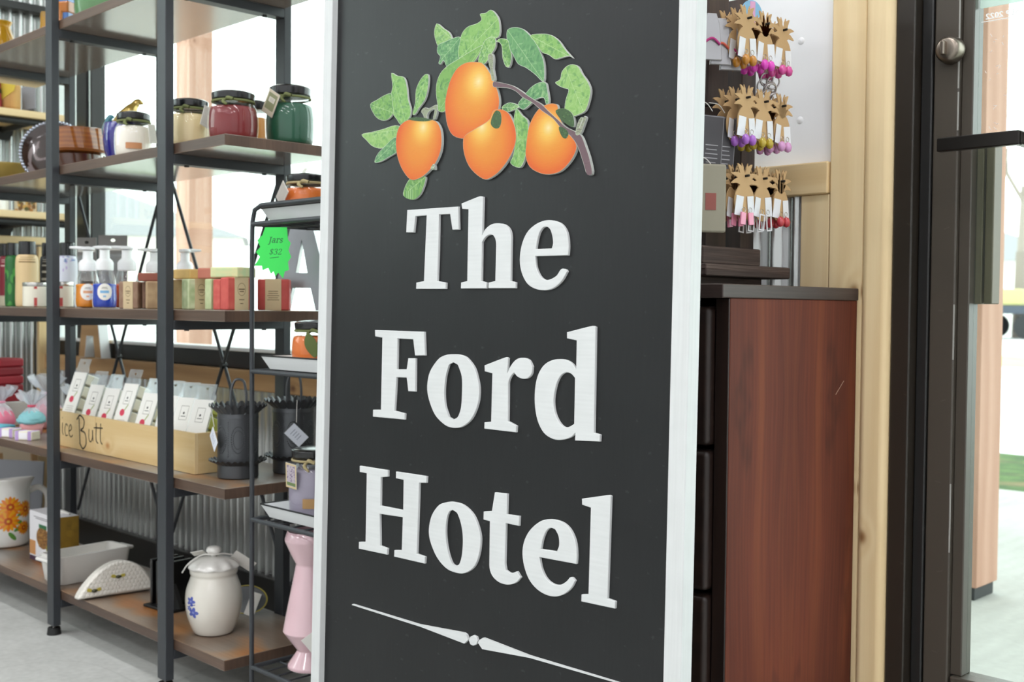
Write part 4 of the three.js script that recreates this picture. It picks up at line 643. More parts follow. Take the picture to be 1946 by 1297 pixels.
{
  const card = plain('#8a8684', 0.7), gp = 'grey hang packs at the back of the board';
  for (const [x, w, lab] of [[-2.965, 0.052, 'grey hang pack behind the amber pump bottle'], [-2.81, 0.075, 'wider grey hang pack behind the blue pump bottle']]) {
    const t = thing('hang_pack', lab, 'package', [x, S3, -1.345], 0.78, gp);
    const s = [[-w / 2, 0], [w / 2, 0], [w / 2, 0.188], [-w / 2, 0.188]], hole = []; for (let i = 0; i < 14; i++) hole.push([Math.cos(i / 14 * 6.283) * 0.006, 0.175 + Math.sin(i / 14 * 6.283) * 0.0045]);
    part(t, 'backing_card', extrude(s, 0.0012, 0, [hole]), card);
    part(t, 'blister', rb(w * 0.8, 0.12, 0.02, 0.008, 3).translate(0, 0.02, 0.011), M.plasticClear);
    part(t, 'header_strip', new THREE.BoxGeometry(w * 0.9, 0.012, 0.0006), M.paper, [0, 0.155, 0.0017]);
  }
}
// soaps: bars standing on end with a paper band
const bandText = printed(128, 192, (c, w, h) => { c.fillStyle = '#cdb892'; c.fillRect(0, 0, w, h); c.strokeStyle = '#7d6a4c'; c.lineWidth = 3; c.beginPath(); c.arc(w / 2, 70, 36, 0, 7); c.stroke(); c.fillStyle = '#5c4a32'; c.fillRect(36, 66, 56, 6); c.fillRect(44, 80, 40, 5); c.fillRect(40, 128, 48, 5); c.fillRect(50, 150, 28, 5); });
const bandLines = printed(128, 192, (c, w, h) => { c.fillStyle = '#cdb892'; c.fillRect(0, 0, w, h); lines(c, 16, w - 16, 76, 5, 13, '#6b5a42', 4); });
function soap(label, [x, y, z], [w, h, d], color, band, turn = 0, streak) {
  const t = thing('soap_bar', label, 'soap', [x, y, z], turn, 'handmade soap bars');
  const S = hex(color), Q = hex(streak || color), sx = rnd() * 50;
  part(t, 'bar', rb(w, h, d, 0.003, 2), plain('#ffffff', 0.55, { map: dataTex(64, (u, v) => mix3(S, Q, 0.4 + 0.9 * N3(u * 5 + sx, v * 4, 2)), [0.06, 0.06]) }));
  if (band) { const bw = w * 0.5; cardMesh(t, 'paper_band', bw, h + 0.0006, band, plain('#c7b48f', 0.8), [0, h / 2 + 0.0002, 0], null, d + 0.0014); }
}
const Q = Math.PI / 2, CR = '#c4514a', GR = '#aebd8e', BR = '#8a6a55', TN = '#cda763';
soap('brown soap bar with a kraft band in front of the red-orange pump bottle', [-2.305, S3, -1.145], [0.046, 0.058, 0.028], BR, bandText, 0.55, '#a48a70');
soap('dark brown soap bar leaning beside the banded one', [-2.275, S3, -1.182], [0.05, 0.058, 0.026], '#6e5143', null, 1.1, BR);
soap('tan soap bar next to the middle post', [-2.215, S3, -1.16], [0.05, 0.058, 0.026], '#b59a76', null, 1.2, '#9c7f60');
soap('reddish brown soap bar lying on the brown bars', [-2.262, S3 + 0.0585, -1.172], [0.05, 0.018, 0.05], '#8e4c3a', null, 0.8);
soap('tan soap bar standing just right of the middle post', [-2.112, S3, -1.158], [0.058, 0.0605, 0.026], '#c2a87e', null, Q, '#b0946a');
soap('marbled pale green soap bar with a kraft band', [-2.052, S3, -1.16], [0.058, 0.061, 0.027], GR, bandText, Q, '#dfe2bf');
soap('pale green soap bar between the banded green and the red soaps', [-1.985, S3, -1.172], [0.058, 0.0605, 0.024], '#cbd3a6', null, Q, '#b6c492');
soap('coral red soap bar against the banded red one', [-1.936, S3, -1.162], [0.058, 0.059, 0.026], CR, null, Q, '#d0685c');
soap('coral red soap bar with a round stamp on its kraft band', [-1.903, S3, -1.16], [0.06, 0.062, 0.027], CR, bandText, Q, '#cf6156');
soap('coral red soap bar with printed lines on its kraft band at the board end', [-1.905, S3, -1.243], [0.062, 0.061, 0.03], CR, bandLines, 0.86, '#b8463f');
soap('ochre soap bar lying on top of the green and tan soaps', [-2.085, S3 + 0.0612, -1.165], [0.058, 0.02, 0.05], TN, null, 0.1, '#d8b26c');
soap('reddish soap bar lying on top beside the ochre one', [-2.005, S3 + 0.0612, -1.172], [0.05, 0.021, 0.05], '#b9705c', null, 0.25);
soap('pale green soap bar lying on top of the coral red soaps', [-1.925, S3 + 0.0622, -1.163], [0.07, 0.02, 0.052], '#bfcf9c', null, 0.3, '#e0cf9c');
function letterA(h, w, t, hole) {
  const s = w * 0.28; const o = [[-w / 2, 0], [-w / 2 + s, 0], [-w * 0.14, h * 0.24], [w * 0.14, h * 0.24], [w / 2 - s, 0], [w / 2, 0], [w * 0.13, h], [-w * 0.13, h]];
  return extrude(o, t, 0.001, [[[-w * 0.09, h * 0.4], [w * 0.09, h * 0.4], [0, h * hole]]]);
}
solo('standing_letter', 'large grey metal letter standing at the right end of the board', 'letter', letterA(0.19, 0.13, 0.03, 0.75), plain('#9b9fa3', 0.25, { metalness: 0.5 }), [-1.935, S3, -1.335], [0, 0.75, 0]);
{ const g = letterA(0.28, 0.16, 0.03, 0.72); solo('standing_letter', 'large wooden letter standing on the pine window sill', 'letter', g, [M.pineGrey, M.white], [-3.42, 0.6025, -1.59], [0, 0.0, 0]); }
// ---- fourth board: crate of wax melts, wrapped bath sweets, lanterns ----
{
  const c = thing('wooden_crate', 'long low pine crate with black brush lettering, full of wax melts', 'crate', [-2.412, S4, -1.211]);
  const L = 0.355, D = 0.056, H = 0.083, t = 0.009;
  part(c, 'front_board', bx(-L, -0.0955, 0, H, D - t, D, 'x', 0.001), M.crate); part(c, 'front_board', bx(-0.095, L, 0, H, D - t, D - 0.0004, 'x', 0.001), M.crate);
  part(c, 'back_board', bx(-L, L, 0, H, -D, -D + t, 'x', 0.001), M.crate);
  for (const s of [-1, 1]) part(c, 'end_board', bx(s * L - (s > 0 ? t : 0), s * L + (s < 0 ? t : 0), 0.0, H, -D + t, D - t, 'z', 0.001), M.crate);
  part(c, 'bottom_board', bx(-L + t, L - t, 0, 0.006, -D + t, D - t, 'x', 0.001), M.crate);
  // brush lettering as thin painted strokes on the front board
  const ink = plain('#2a2520', 0.8), z = D + 0.0004, st = [];
  const stroke = (pts, r = 0.0014) => st.push(tube(pts.map(([x, y]) => [X + (x - X) * K + 0.054, Y + (y - Y) * K, z]), r, false, pts.length * 5, 5).scale(1, 1, 0.3).translate(0, 0, z * 0.7));
  const X = -0.322, Y = 0.024, K = 1.22;
  stroke([[X - 0.028, Y + 0.026], [X - 0.028, Y + 0.006], [X - 0.02, Y + 0.002], [X - 0.014, Y + 0.01], [X - 0.013, Y + 0.026], [X - 0.012, Y + 0.004]]);          // u
  stroke([[X, Y + 0.027], [X, Y + 0.008], [X + 0.004, Y + 0.003]]); stroke([[X, Y + 0.036], [X + 0.001, Y + 0.037]], 0.002);                            // i
  stroke([[X + 0.024, Y + 0.022], [X + 0.017, Y + 0.026], [X + 0.011, Y + 0.014], [X + 0.015, Y + 0.003], [X + 0.024, Y + 0.004]]);                      // c
  stroke([[X + 0.03, Y + 0.012], [X + 0.041, Y + 0.018], [X + 0.038, Y + 0.026], [X + 0.031, Y + 0.02], [X + 0.031, Y + 0.006], [X + 0.04, Y + 0.002], [X + 0.046, Y + 0.006]]); // e
  const B = X + 0.075;
  stroke([[B, Y + 0.042], [B + 0.004, Y - 0.006]], 0.002); stroke([[B - 0.01, Y + 0.038], [B + 0.004, Y + 0.047], [B + 0.022, Y + 0.038], [B + 0.018, Y + 0.024], [B + 0.006, Y + 0.019], [B + 0.026, Y + 0.014], [B + 0.03, Y - 0.006], [B + 0.016, Y - 0.016], [B + 0.002, Y - 0.006]], 0.002); // B
  stroke([[B + 0.043, Y + 0.024], [B + 0.043, Y + 0.004], [B + 0.05, Y], [B + 0.057, Y + 0.008], [B + 0.058, Y + 0.024], [B + 0.06, Y + 0.002]]);           // u
  for (const k of [0.074, 0.092]) { stroke([[B + k, Y + 0.038], [B + k, Y + 0.004], [B + k + 0.007, Y]]); } stroke([[B + 0.064, Y + 0.028], [B + 0.1, Y + 0.03]]); // tt
  part(c, 'brush_lettering', merge(st), ink);
}
{
  const cream = plain('#efe9d6', 0.45), yel = plain('#e6e2a0', 0.45);
  const fruit = (col, wh) => printed(128, 256, (c, w, h) => { c.fillStyle = '#f4f2ec'; c.fillRect(0, 0, w, h); c.fillStyle = '#3a3733'; c.beginPath(); c.arc(w / 2, 74, 6, 0, 7); c.fill(); c.fillRect(w / 2 - 16, 88, 32, 3); if (!wh) { c.fillStyle = col; c.beginPath(); c.ellipse(w / 2 - 8, 150, 22, 17, 0.3, 0, 7); c.fill(); c.strokeStyle = '#9aa860'; c.lineWidth = 7; c.beginPath(); c.moveTo(w / 2 + 6, 138); c.lineTo(w / 2 + 26, 108); c.stroke(); } lines(c, 24, w - 24, 188, 5, 11, '#a09a90'); c.strokeStyle = '#8a857c'; c.lineWidth = 2; c.strokeRect(w / 2 - 26, 40, 52, 66); });
  const red = fruit('#d8405a'), bare = fruit('', true);
  const hole = []; for (let i = 0; i < 12; i++) hole.push([Math.cos(i / 12 * 6.283) * 0.004, 0.153 + Math.sin(i / 12 * 6.283) * 0.003]);
  const shell = extrude([[-0.029, 0], [0.029, 0], [0.029, 0.135], [0.024, 0.142], [0.024, 0.164], [-0.024, 0.164], [-0.024, 0.142], [-0.029, 0.135]], 0.0008, 0, [hole]);
  const cubes = []; for (let r = 0; r < 4; r++) for (let q = 0; q < 2; q++) cubes.push(rb(0.0225, 0.026, 0.034, 0.003, 1).translate(-0.0135 + q * 0.027, 0.008 + r * 0.031, -0.019));
  const cg = merge(cubes), lid = rb(0.056, 0.13, 0.002, 0.0008, 1).translate(0, 0.004, -0.038);
  const base = (m, w) => { const t = new THREE.Group(); part(t, 'clear_shell', shell, M.plasticClear); part(t, 'wax_cubes', cg, w); part(t, 'clear_lid', lid, M.plasticClear); cardMesh(t, 'printed_card', 0.052, 0.118, m, M.paper, [0, 0.07, 0.0016], null, 0.0012); return t; };
  const protoR = base(red, cream), protoY = base(bare, yel);
  const spots = [
    [protoR, -2.712, 0.03, 0.16, 'with pink fruit card standing tallest at the left end of the crate'], [protoR, -2.618, 0.004, 0.2, 'with pink fruit card, second from the left end of the crate'],
    [protoR, -2.535, 0, 0.22, 'with pink fruit card low in the crate below the crossing braces'], [protoR, -2.445, 0.016, 0.16, 'with pink fruit card standing high left of the middle post'],
    [protoR, -2.348, 0, 0.2, 'with pink fruit card close to the left side of the middle post'], [protoY, -2.25, 0, 0.3, 'with plain card just right of the middle post'],
    [protoY, -2.182, 0, 0.3, 'with plain card, second from the right end of the crate'], [protoY, -2.114, 0, 0.3, 'with plain card and green wax at the right end of the crate'],
  ];
  spots.forEach(([p, x, dy, yaw, lab], i) => {
    const t = p.clone(); t.name = numbered('wax_melt_pack'); scene.add(t); t.position.set(x, S4 + 0.0225 + dy, -1.1755); t.rotation.set(-0.36, yaw, 0, 'YXZ'); tag(t, 'wax melt pack ' + lab, 'package', 'wax melt packs in the crate');
    if (i === 7) t.children[1].material = plain('#c9cf6a', 0.45);
  });
}
function lantern(label, [x, z], s, tagSide) {
  const t = thing('tin_lantern', label, 'lantern', [x, S4, z], toAisle(x, z), 'punched tin lanterns'), m = plain('#57595c', 0.38, { metalness: 0.6 });
  const crimp = (r, y, amp, n, d) => { const P = [], I = [], k = n * 4; for (let i = 0; i <= k; i++) { const a = i / k * 2 * Math.PI, w = amp * Math.abs(Math.sin(a * n / 2)); for (const [rad, yy] of [[r, y], [r * 1.22, y + d * 0.6 + w * 0.4], [r * 1.42, y + d + w]]) P.push(Math.sin(a) * rad, yy, Math.cos(a) * rad); } for (let i = 0; i < k; i++) for (let j = 0; j < 2; j++) { const a = i * 3 + j; I.push(a, a + 3, a + 1, a + 3, a + 4, a + 1); } const g = new THREE.BufferGeometry(); g.setAttribute('position', new THREE.Float32BufferAttribute(P, 3)); g.setAttribute('uv', new THREE.Float32BufferAttribute(new Float32Array(P.length / 3 * 2), 2)); g.setIndex(I); g.computeVertexNormals(); return g.toNonIndexed(); };
  const r = 0.04 * s;
  part(t, 'body', lathe([[0, 0.0005], [r * 0.98, 0.0005], [r, 0.002], [r, 0.118 * s], [r * 1.02, 0.119 * s], [r * 1.02, 0.122 * s], [r, 0.123 * s], [r, 0.13 * s], [r * 0.97, 0.13 * s], [r * 0.97, 0.03], [0, 0.03]], 48), m);
  part(t, 'crimped_rim', crimp(r * 1.0, 0.128 * s, 0.006, 26, 0.014), m);
  part(t, 'crimped_collar', crimp(r * 1.0, 0.026 * s, 0.004, 30, 0.008), m);
  const d = []; for (const off of [-0.95, 0, 0.95]) { for (let k = 0; k < 34; k++) { const a = k / 34 * 6.283, th = Math.PI + off + Math.cos(a) * 0.34, y = 0.078 * s + Math.sin(a) * 0.026 * s; d.push(new THREE.SphereGeometry(0.0014, 6, 4).translate(Math.sin(th) * r * 1.003, y, Math.cos(th) * r * 1.003)); const th2 = Math.PI + off + Math.cos(a) * 0.24, y2 = 0.078 * s + Math.sin(a) * 0.018 * s; d.push(new THREE.SphereGeometry(0.0011, 6, 4).translate(Math.sin(th2) * r * 1.003, y2, Math.cos(th2) * r * 1.003)); } }
  for (const off of [-0.5, 0.5]) for (let k = 0; k < 16; k++) d.push(new THREE.SphereGeometry(0.0012, 6, 4).translate(Math.sin(Math.PI + off) * r * 1.003, (0.045 + k * 0.0045) * s, Math.cos(Math.PI + off) * r * 1.003));
  part(t, 'punched_pattern', merge(d), m).userData.kind = 'stuff';
  part(t, 'loop_handle', tube([[-0.014, 0.128 * s, -r * 0.95], [-0.015, 0.17 * s, -r], [-0.009, 0.195 * s, -r], [0.004, 0.197 * s, -r], [0.012, 0.18 * s, -r], [0.013, 0.128 * s, -r * 0.95]], 0.0026, false, 40), m);
  const a = Math.PI + tagSide, tg = cardMesh(t, 'diamond_tag', 0.033, 0.033, printed(64, 64, (c) => { c.fillStyle = '#e4e8f2'; c.fillRect(0, 0, 64, 64); lines(c, 14, 50, 16, 4, 9, '#8f94a4', 2); }), M.paper, [Math.sin(a) * (r + 0.009), 0.078 * s, Math.cos(a) * (r + 0.009)], [0, a, Math.PI / 4]);
  tg.scale.set(0.85, 1.25, 1);
  part(t, 'tag_string', tube([[Math.sin(a) * (r + 0.008), 0.103 * s, Math.cos(a) * (r + 0.008)], [Math.sin(a) * r * 1.3, 0.125 * s, Math.cos(a) * r * 1.3], [Math.sin(a) * r * 1.42, 0.147 * s, Math.cos(a) * r * 1.42]], 0.0008, false, 14, 5), M.paper);
}
lantern('punched black tin lantern beside the crate, with tag on its left', [-1.975, -1.205], 1, -1.25);
lantern('punched black tin lantern behind the wire stand, with a pale diamond tag in front', [-1.962, -1.327], 1.04, 0.12);
// wrapped bath sweets at the left end
function wrapped(label, [x, y, z], r, col, top, fr) {
  const t = thing('wrapped_bath_bomb', label, 'bath bomb', [x, y, z], rr(0, 3), 'cellophane-wrapped bath bombs');
  if (fr) {
    part(t, 'cake_base', lathe([[0, 0], [r * 0.72, 0], [r * 0.9, r * 0.9], [0, r * 0.9]], 28), plain(fr, 0.7));
    const g = smoothLathe([[r * 0.9, r * 0.85], [r * 1.05, r * 1.05], [r * 0.95, r * 1.35], [r * 0.6, r * 1.75], [0.002, r * 2.0]], 32, 5), P = g.attributes.position; for (let i = 0; i < P.count; i++) { const k = 1 + 0.12 * N3(P.getX(i) * 120, P.getY(i) * 120, P.getZ(i) * 120); P.setX(i, P.getX(i) * k); P.setZ(i, P.getZ(i) * k); } g.computeVertexNormals();
    part(t, 'frosting', g, plain(col, 0.6));
  } else part(t, 'ball', smoothLathe([[0, 0], [r * 0.6, r * 0.06], [r * 0.98, r * 0.7], [r * 0.8, r * 1.4], [r * 0.3, r * 1.75], [0, r * 1.8]], 28, 4), plain(col, 0.6));
  const h = r * 1.9, g = smoothLathe([[r * 0.85, h * 0.62], [r * 0.6, h * 0.9], [r * 0.22, h * 1.12], [r * 0.2, h * 1.2], [r * 0.7, h * 1.5], [r * 0.95, h * 1.72]], 40, 4), P = g.attributes.position;
  for (let i = 0; i < P.count; i++) { const a = Math.atan2(P.getX(i), P.getZ(i)), y = P.getY(i) / h, k = 1 + (y > 1.15 ? 0.28 : 0.1) * Math.sin(a * 9 + y * 6) ; P.setX(i, P.getX(i) * k); P.setZ(i, P.getZ(i) * k); P.setY(i, P.getY(i) + (y > 1.4 ? 0.006 * Math.sin(a * 5) : 0)); } g.computeVertexNormals();
  part(t, 'cellophane', g, plain('#f4f6fa', 0.14, { transmission: 0.6, thickness: 0 }));
  part(t, 'tie', new THREE.TorusGeometry(r * 0.23, 0.003, 8, 20).rotateX(Math.PI / 2).translate(0, h * 1.15, 0), plain(top, 0.5));
}
wrapped('cellophane-wrapped bath bomb shaped like a cake with teal frosting and pink base', [-2.975, S4, -1.2], 0.034, '#8fccd2', '#e8506e', '#e8a3a4');
wrapped('cellophane-wrapped pale pink bath bomb behind the banded soap boxes', [-3.095, S4 + 0.0, -1.29], 0.044, '#e9b9c4', '#e03a8c');
wrapped('cellophane-wrapped bright pink bath bomb at the left edge', [-3.1, S4 + 0.0, -1.17], 0.036, '#ee7f98', '#f2a0b8');
wrapped('cellophane-wrapped sky blue bath bomb near the left post', [-2.96, S4, -1.318], 0.038, '#5cb4dd', '#3f9ad0');
function bandedBox(label, [x, y, z], turn, w = 0.05) { const t = thing('soap_box', label, 'soap', [x, y, z], turn, 'soaps with lavender bands'); part(t, 'soap', rb(w, 0.022, 0.034, 0.002), plain('#e6dfcd', 0.5)); for (const s of [-1, 1]) part(t, 'lavender_band', bx(s * w * 0.36 - 0.005, s * w * 0.36 + 0.005, -0.0004, 0.0226, -0.0176, 0.0176, 'x', 0.001), plain('#b79ad0', 0.5)); part(t, 'label', bx(-w * 0.24, w * 0.24, 0.003, 0.019, 0.0168, 0.0176, 'x', 0.0003), printed(64, 32, (c) => { c.fillStyle = '#f3f1f4'; c.fillRect(0, 0, 64, 32); lines(c, 10, 54, 9, 3, 7, '#9a94a4', 2); })); }
bandedBox('cream soap with lavender bands at the front edge of the board', [-2.865, S4, -1.145], 0.55);
bandedBox('cream soap with lavender bands, second one further left', [-2.955, S4, -1.137], 0.5, 0.045);
solo('folded_cloth', 'folded teal washcloth at the left edge of the board', 'cloth', merge(rb(0.085, 0.013, 0.05, 0.006, 3), rb(0.083, 0.012, 0.048, 0.006, 3).translate(0.001, 0.0128, 0)), plain('#5fa9b8', 0.9), [-3.045, S4, -1.138], [0, 0.4, 0]);
for (let i = 0; i < 5; i++) solo('napkin_pack', ['lowest of five dark red napkin packs stacked at the left edge', 'second lowest of five stacked dark red napkin packs', 'middle one of five stacked dark red napkin packs', 'second highest of five stacked dark red napkin packs', 'topmost of five stacked dark red napkin packs'][i], 'napkins', rb(0.075, 0.024, 0.075, 0.006, 3), plain(i % 2 ? '#8e1f2a' : '#a32531', 0.6), [-3.262, S4 + 0.067 + i * 0.0242, -1.24], [0, 0.1 + i * 0.03, 0], 'stacked red napkin packs');
solo('storage_box', 'white box under the red napkin packs', 'box', rb(0.09, 0.067, 0.09, 0.003), plain('#d8d4cc', 0.7), [-3.262, S4, -1.24], [0, 0.1, 0]);
// ---- bottom board ----
{
  const t = thing('ceramic_pitcher', 'tall white ceramic pitcher painted with orange sunflowers', 'pitcher', [-3.185, S5, -1.21], toAisle(-3.185, -1.21));
  const g = smoothLathe([[0, 0.001], [0.055, 0.001], [0.062, 0.006], [0.066, 0.05], [0.0655, 0.12], [0.064, 0.165], [0.067, 0.18], [0.064, 0.181], [0.0605, 0.165], [0.061, 0.1], [0, 0.01]], 64, 5), P = g.attributes.position;
  for (let i = 0; i < P.count; i++) { const y = P.getY(i); if (y > 0.13) { const a = Math.atan2(P.getX(i), P.getZ(i)), k = Math.pow((y - 0.13) / 0.05, 2), q = 1 + 0.16 * k * Math.exp(-(((a + Math.PI * 2 - 4.45) % (2 * Math.PI)) ** 2) * 3); P.setX(i, P.getX(i) * q); P.setZ(i, P.getZ(i) * q); P.setY(i, y - 0.008 * k * Math.sin(a * 1 + 1)); } } g.computeVertexNormals();
  const map = canvasTex(1024, 512, (c, w, h) => {
    c.fillStyle = '#efece6'; c.fillRect(0, 0, w, h);
    const flower = (x, y, r) => { for (let i = 0; i < 16; i++) { c.save(); c.translate(x, y); c.rotate(i / 16 * 6.283); c.fillStyle = i % 2 ? '#f2a81c' : '#ee7f1a'; c.beginPath(); c.ellipse(r * 0.62, 0, r * 0.42, r * 0.16, 0, 0, 7); c.fill(); c.restore(); } c.fillStyle = '#c8501a'; c.beginPath(); c.arc(x, y, r * 0.36, 0, 7); c.fill(); c.fillStyle = '#f0c040'; c.beginPath(); c.arc(x, y, r * 0.14, 0, 7); c.fill(); };
    const leaf = (x, y, a, r) => { c.save(); c.translate(x, y); c.rotate(a); c.fillStyle = '#5c8f3c'; c.beginPath(); c.ellipse(0, 0, r, r * 0.4, 0, 0, 7); c.fill(); c.restore(); };
    leaf(606, 322, 0.5, 34); leaf(598, 372, -0.6, 32); leaf(560, 424, 0.9, 38); leaf(612, 270, -0.5, 24);
    flower(548, 208, 74); flower(534, 312, 74); flower(660, 236, 62); flower(644, 372, 50); flower(440, 270, 62);
  });
  // the profile uv is even per ring; remap v to height so that the painting keeps its shape
  const uv = g.attributes.uv; for (let i = 0; i < P.count; i++) uv.setY(i, P.getY(i) / 0.19);
  part(t, 'body', g, plain('#ffffff', 0.2, { map, clearcoat: 0.6, clearcoatRoughness: 0.1 }));
  part(t, 'handle', tube([[0.0, 0.142, 0], [-0.028, 0.152, 0], [-0.05, 0.135, 0], [-0.054, 0.1, 0], [-0.04, 0.06, 0], [-0.004, 0.045, 0]], 0.0085, false, 40, 10), M.ceramic, [-0.058, 0, 0.012], [0, 0.2, 0]);
}
{
  const t = thing('gift_box', 'small picture box with pineapple photo and golden side panel', 'box', [-2.885, S5, -1.22]);
  const pic = printed(192, 384, (c, w, h) => { c.fillStyle = '#e6e3e6'; c.fillRect(0, 0, w, h); c.fillStyle = '#6a6468'; c.fillRect(30, 36, 100, 5); c.fillRect(44, 48, 110, 5); c.fillStyle = '#8a6030'; c.beginPath(); c.ellipse(96, 190, 46, 84, 0, 0, 7); c.fill(); for (let i = 0; i < 60; i++) { c.fillStyle = i % 2 ? '#a87a3a' : '#6a4522'; c.beginPath(); c.arc(rr(62, 130), rr(120, 262), 5, 0, 7); c.fill(); } c.fillStyle = '#2f6a44'; c.fillRect(68, 88, 56, 30); c.fillStyle = '#c98f5a'; c.fillRect(0, 230, 44, 110); c.fillStyle = '#8a8a3c'; c.fillRect(120, 240, 72, 40); c.fillStyle = '#4a3348'; c.fillRect(0, 350, w, 34); });
  const gold = printed(128, 256, (c, w, h) => { c.fillStyle = '#8d6d1f'; c.fillRect(0, 0, w, h); for (let i = 0; i < 30; i++) { c.globalAlpha = 0.25; c.fillStyle = i % 2 ? '#a8842c' : '#6f5416'; c.beginPath(); c.arc(rnd() * w, rnd() * h, 18, 0, 7); c.fill(); } });
  const wh = plain('#dcdadd', 0.6); part(t, 'carton', new THREE.BoxGeometry(0.165, 0.128, 0.058).translate(0, 0.064, 0), [gold, wh, wh, wh, pic, wh]);
  part(t, 'crumpled_tissue', blob([[-0.02, 0.13, 0, 0.003], [0.01, 0.133, 0.01, 0.006], [0.03, 0.132, -0.01, 0.005], [0.06, 0.13, -0.015, 0.002]]), M.paper);
}
{
  const t = thing('baking_dish', 'long white ceramic loaf dish with end handles behind the left post', 'dish', [-2.672, S5, -1.208], 0.1);
  const W = 0.05, L = 0.096, H = 0.068, wall = 0.006;
  const ring = (w, l, y, r) => { const o = []; for (const [cx, cz, a0] of [[w - r, l - r, 0], [-(w - r), l - r, 1], [-(w - r), -(l - r), 2], [w - r, -(l - r), 3]]) for (let k = 0; k <= 4; k++) { const a = (a0 + k / 4) * Math.PI / 2; o.push([cx + Math.cos(a) * r, y, cz + Math.sin(a) * r]); } return o; };
  const rings = [ring(0.001, 0.001, 0.0005, 0.0005), ring(W * 0.82, L * 0.88, 0.0005, 0.012), ring(W * 0.88, L * 0.92, 0.006, 0.014), ring(W, L, H, 0.014), ring(W - wall, L - wall, H, 0.01), ring(W * 0.78, L * 0.84, 0.012, 0.01), ring(0.001, 0.001, 0.01, 0.0005)], P = [], I = [];
  rings.forEach((r) => r.forEach((p) => P.push(...p))); const n = 20; for (let k = 0; k < 6; k++) for (let i = 0; i < n; i++) { const j = (i + 1) % n, a = k * n + i, b = k * n + j; I.push(a, a + n, b, b, a + n, b + n); }
  let g = new THREE.BufferGeometry(); g.setAttribute('position', new THREE.Float32BufferAttribute(P, 3)); g.setAttribute('uv', new THREE.Float32BufferAttribute(new Float32Array(P.length / 3 * 2), 2)); g.setIndex(I); g = toCreasedNormals(g, 0.7);
  part(t, 'basin', g, M.ceramic);
  for (const s of [-1, 1]) part(t, 'handle', rb(0.055, 0.008, 0.022, 0.0035, 3).translate(0, H - 0.012, s * (L + 0.008)), M.ceramic);
}
{
  const t = thing('napkin_holder', 'white honeycomb-textured half-round holder painted with bees', 'holder', [-2.462, S5, -1.18], Math.PI / 2 - 0.12);
  const o = []; for (const q of smoothLoop([[-0.084, 0.0], [-0.08, 0.012], [-0.056, 0.04], [-0.028, 0.062], [0.006, 0.074], [0.038, 0.069], [0.064, 0.05], [0.082, 0.02], [0.084, 0.001], [0.04, 0.0], [0, 0], [-0.04, 0]], 3)) o.push([q[0], Math.max(0, q[1])]);
  const g = extrude(o, 0.03, 0.004).translate(0, 0.0003, -0.015);
  const m = plain('#e9e4da', 0.35, { bumpMap: canvasTex(256, 256, (c, w) => { c.fillStyle = '#fff'; c.fillRect(0, 0, w, w); c.strokeStyle = '#000'; c.lineWidth = 5; for (let r = 0; r < 13; r++) for (let q = 0; q < 12; q++) { c.beginPath(); for (let k = 0; k < 6; k++) c.lineTo(q * 22 + (r % 2) * 11 + Math.cos(k * 1.0472 + 0.52) * 12, r * 20 + Math.sin(k * 1.0472 + 0.52) * 12); c.closePath(); c.stroke(); } }), bumpScale: 0.0012 });
  m.bumpMap.wrapS = m.bumpMap.wrapT = THREE.RepeatWrapping; m.bumpMap.repeat.set(9, 9);
  part(t, 'shell', g, m, [0, 0.0024, 0], [-0.1, 0, 0]);
  for (const [x, y] of [[0.005, 0.042], [-0.05, 0.018]]) { const b = part(t, 'painted_bee', merge(blob([[x - 0.006, y, 0.0155, 0.002], [x, y, 0.0165, 0.0042], [x + 0.007, y, 0.0155, 0.002]])), plain('#3a3a22', 0.4), null, [-0.1, 0, 0]); part(b, 'bee_wing', merge(extrude(smoothLoop([[x, y], [x + 0.014, y + 0.006], [x + 0.016, y], [x + 0.006, y - 0.002]], 3), 0.001).translate(0, 0, 0.015), extrude(smoothLoop([[x, y], [x - 0.013, y + 0.007], [x - 0.016, y + 0.001], [x - 0.006, y - 0.002]], 3), 0.001).translate(0, 0, 0.015)), plain('#b9a94a', 0.4)); }
}
{
  const t = thing('iron_bookend', 'black iron bookend with upright plates beside the middle post', 'bookend', [-2.28, S5, -1.23], 0.1);
  part(t, 'base_plate', rb(0.1, 0.006, 0.09, 0.002), M.matteBlack);
  for (const x of [-0.035, -0.012, 0.02]) part(t, 'upright_plate', rb(0.008, 0.1, 0.07, 0.003).translate(x, 0.006, 0), M.blackGloss);
  part(t, 'brace_foot', extrude([[0, 0], [0.03, 0], [0, 0.05]], 0.01).translate(0.024, 0.006, 0.01), M.matteBlack);
}
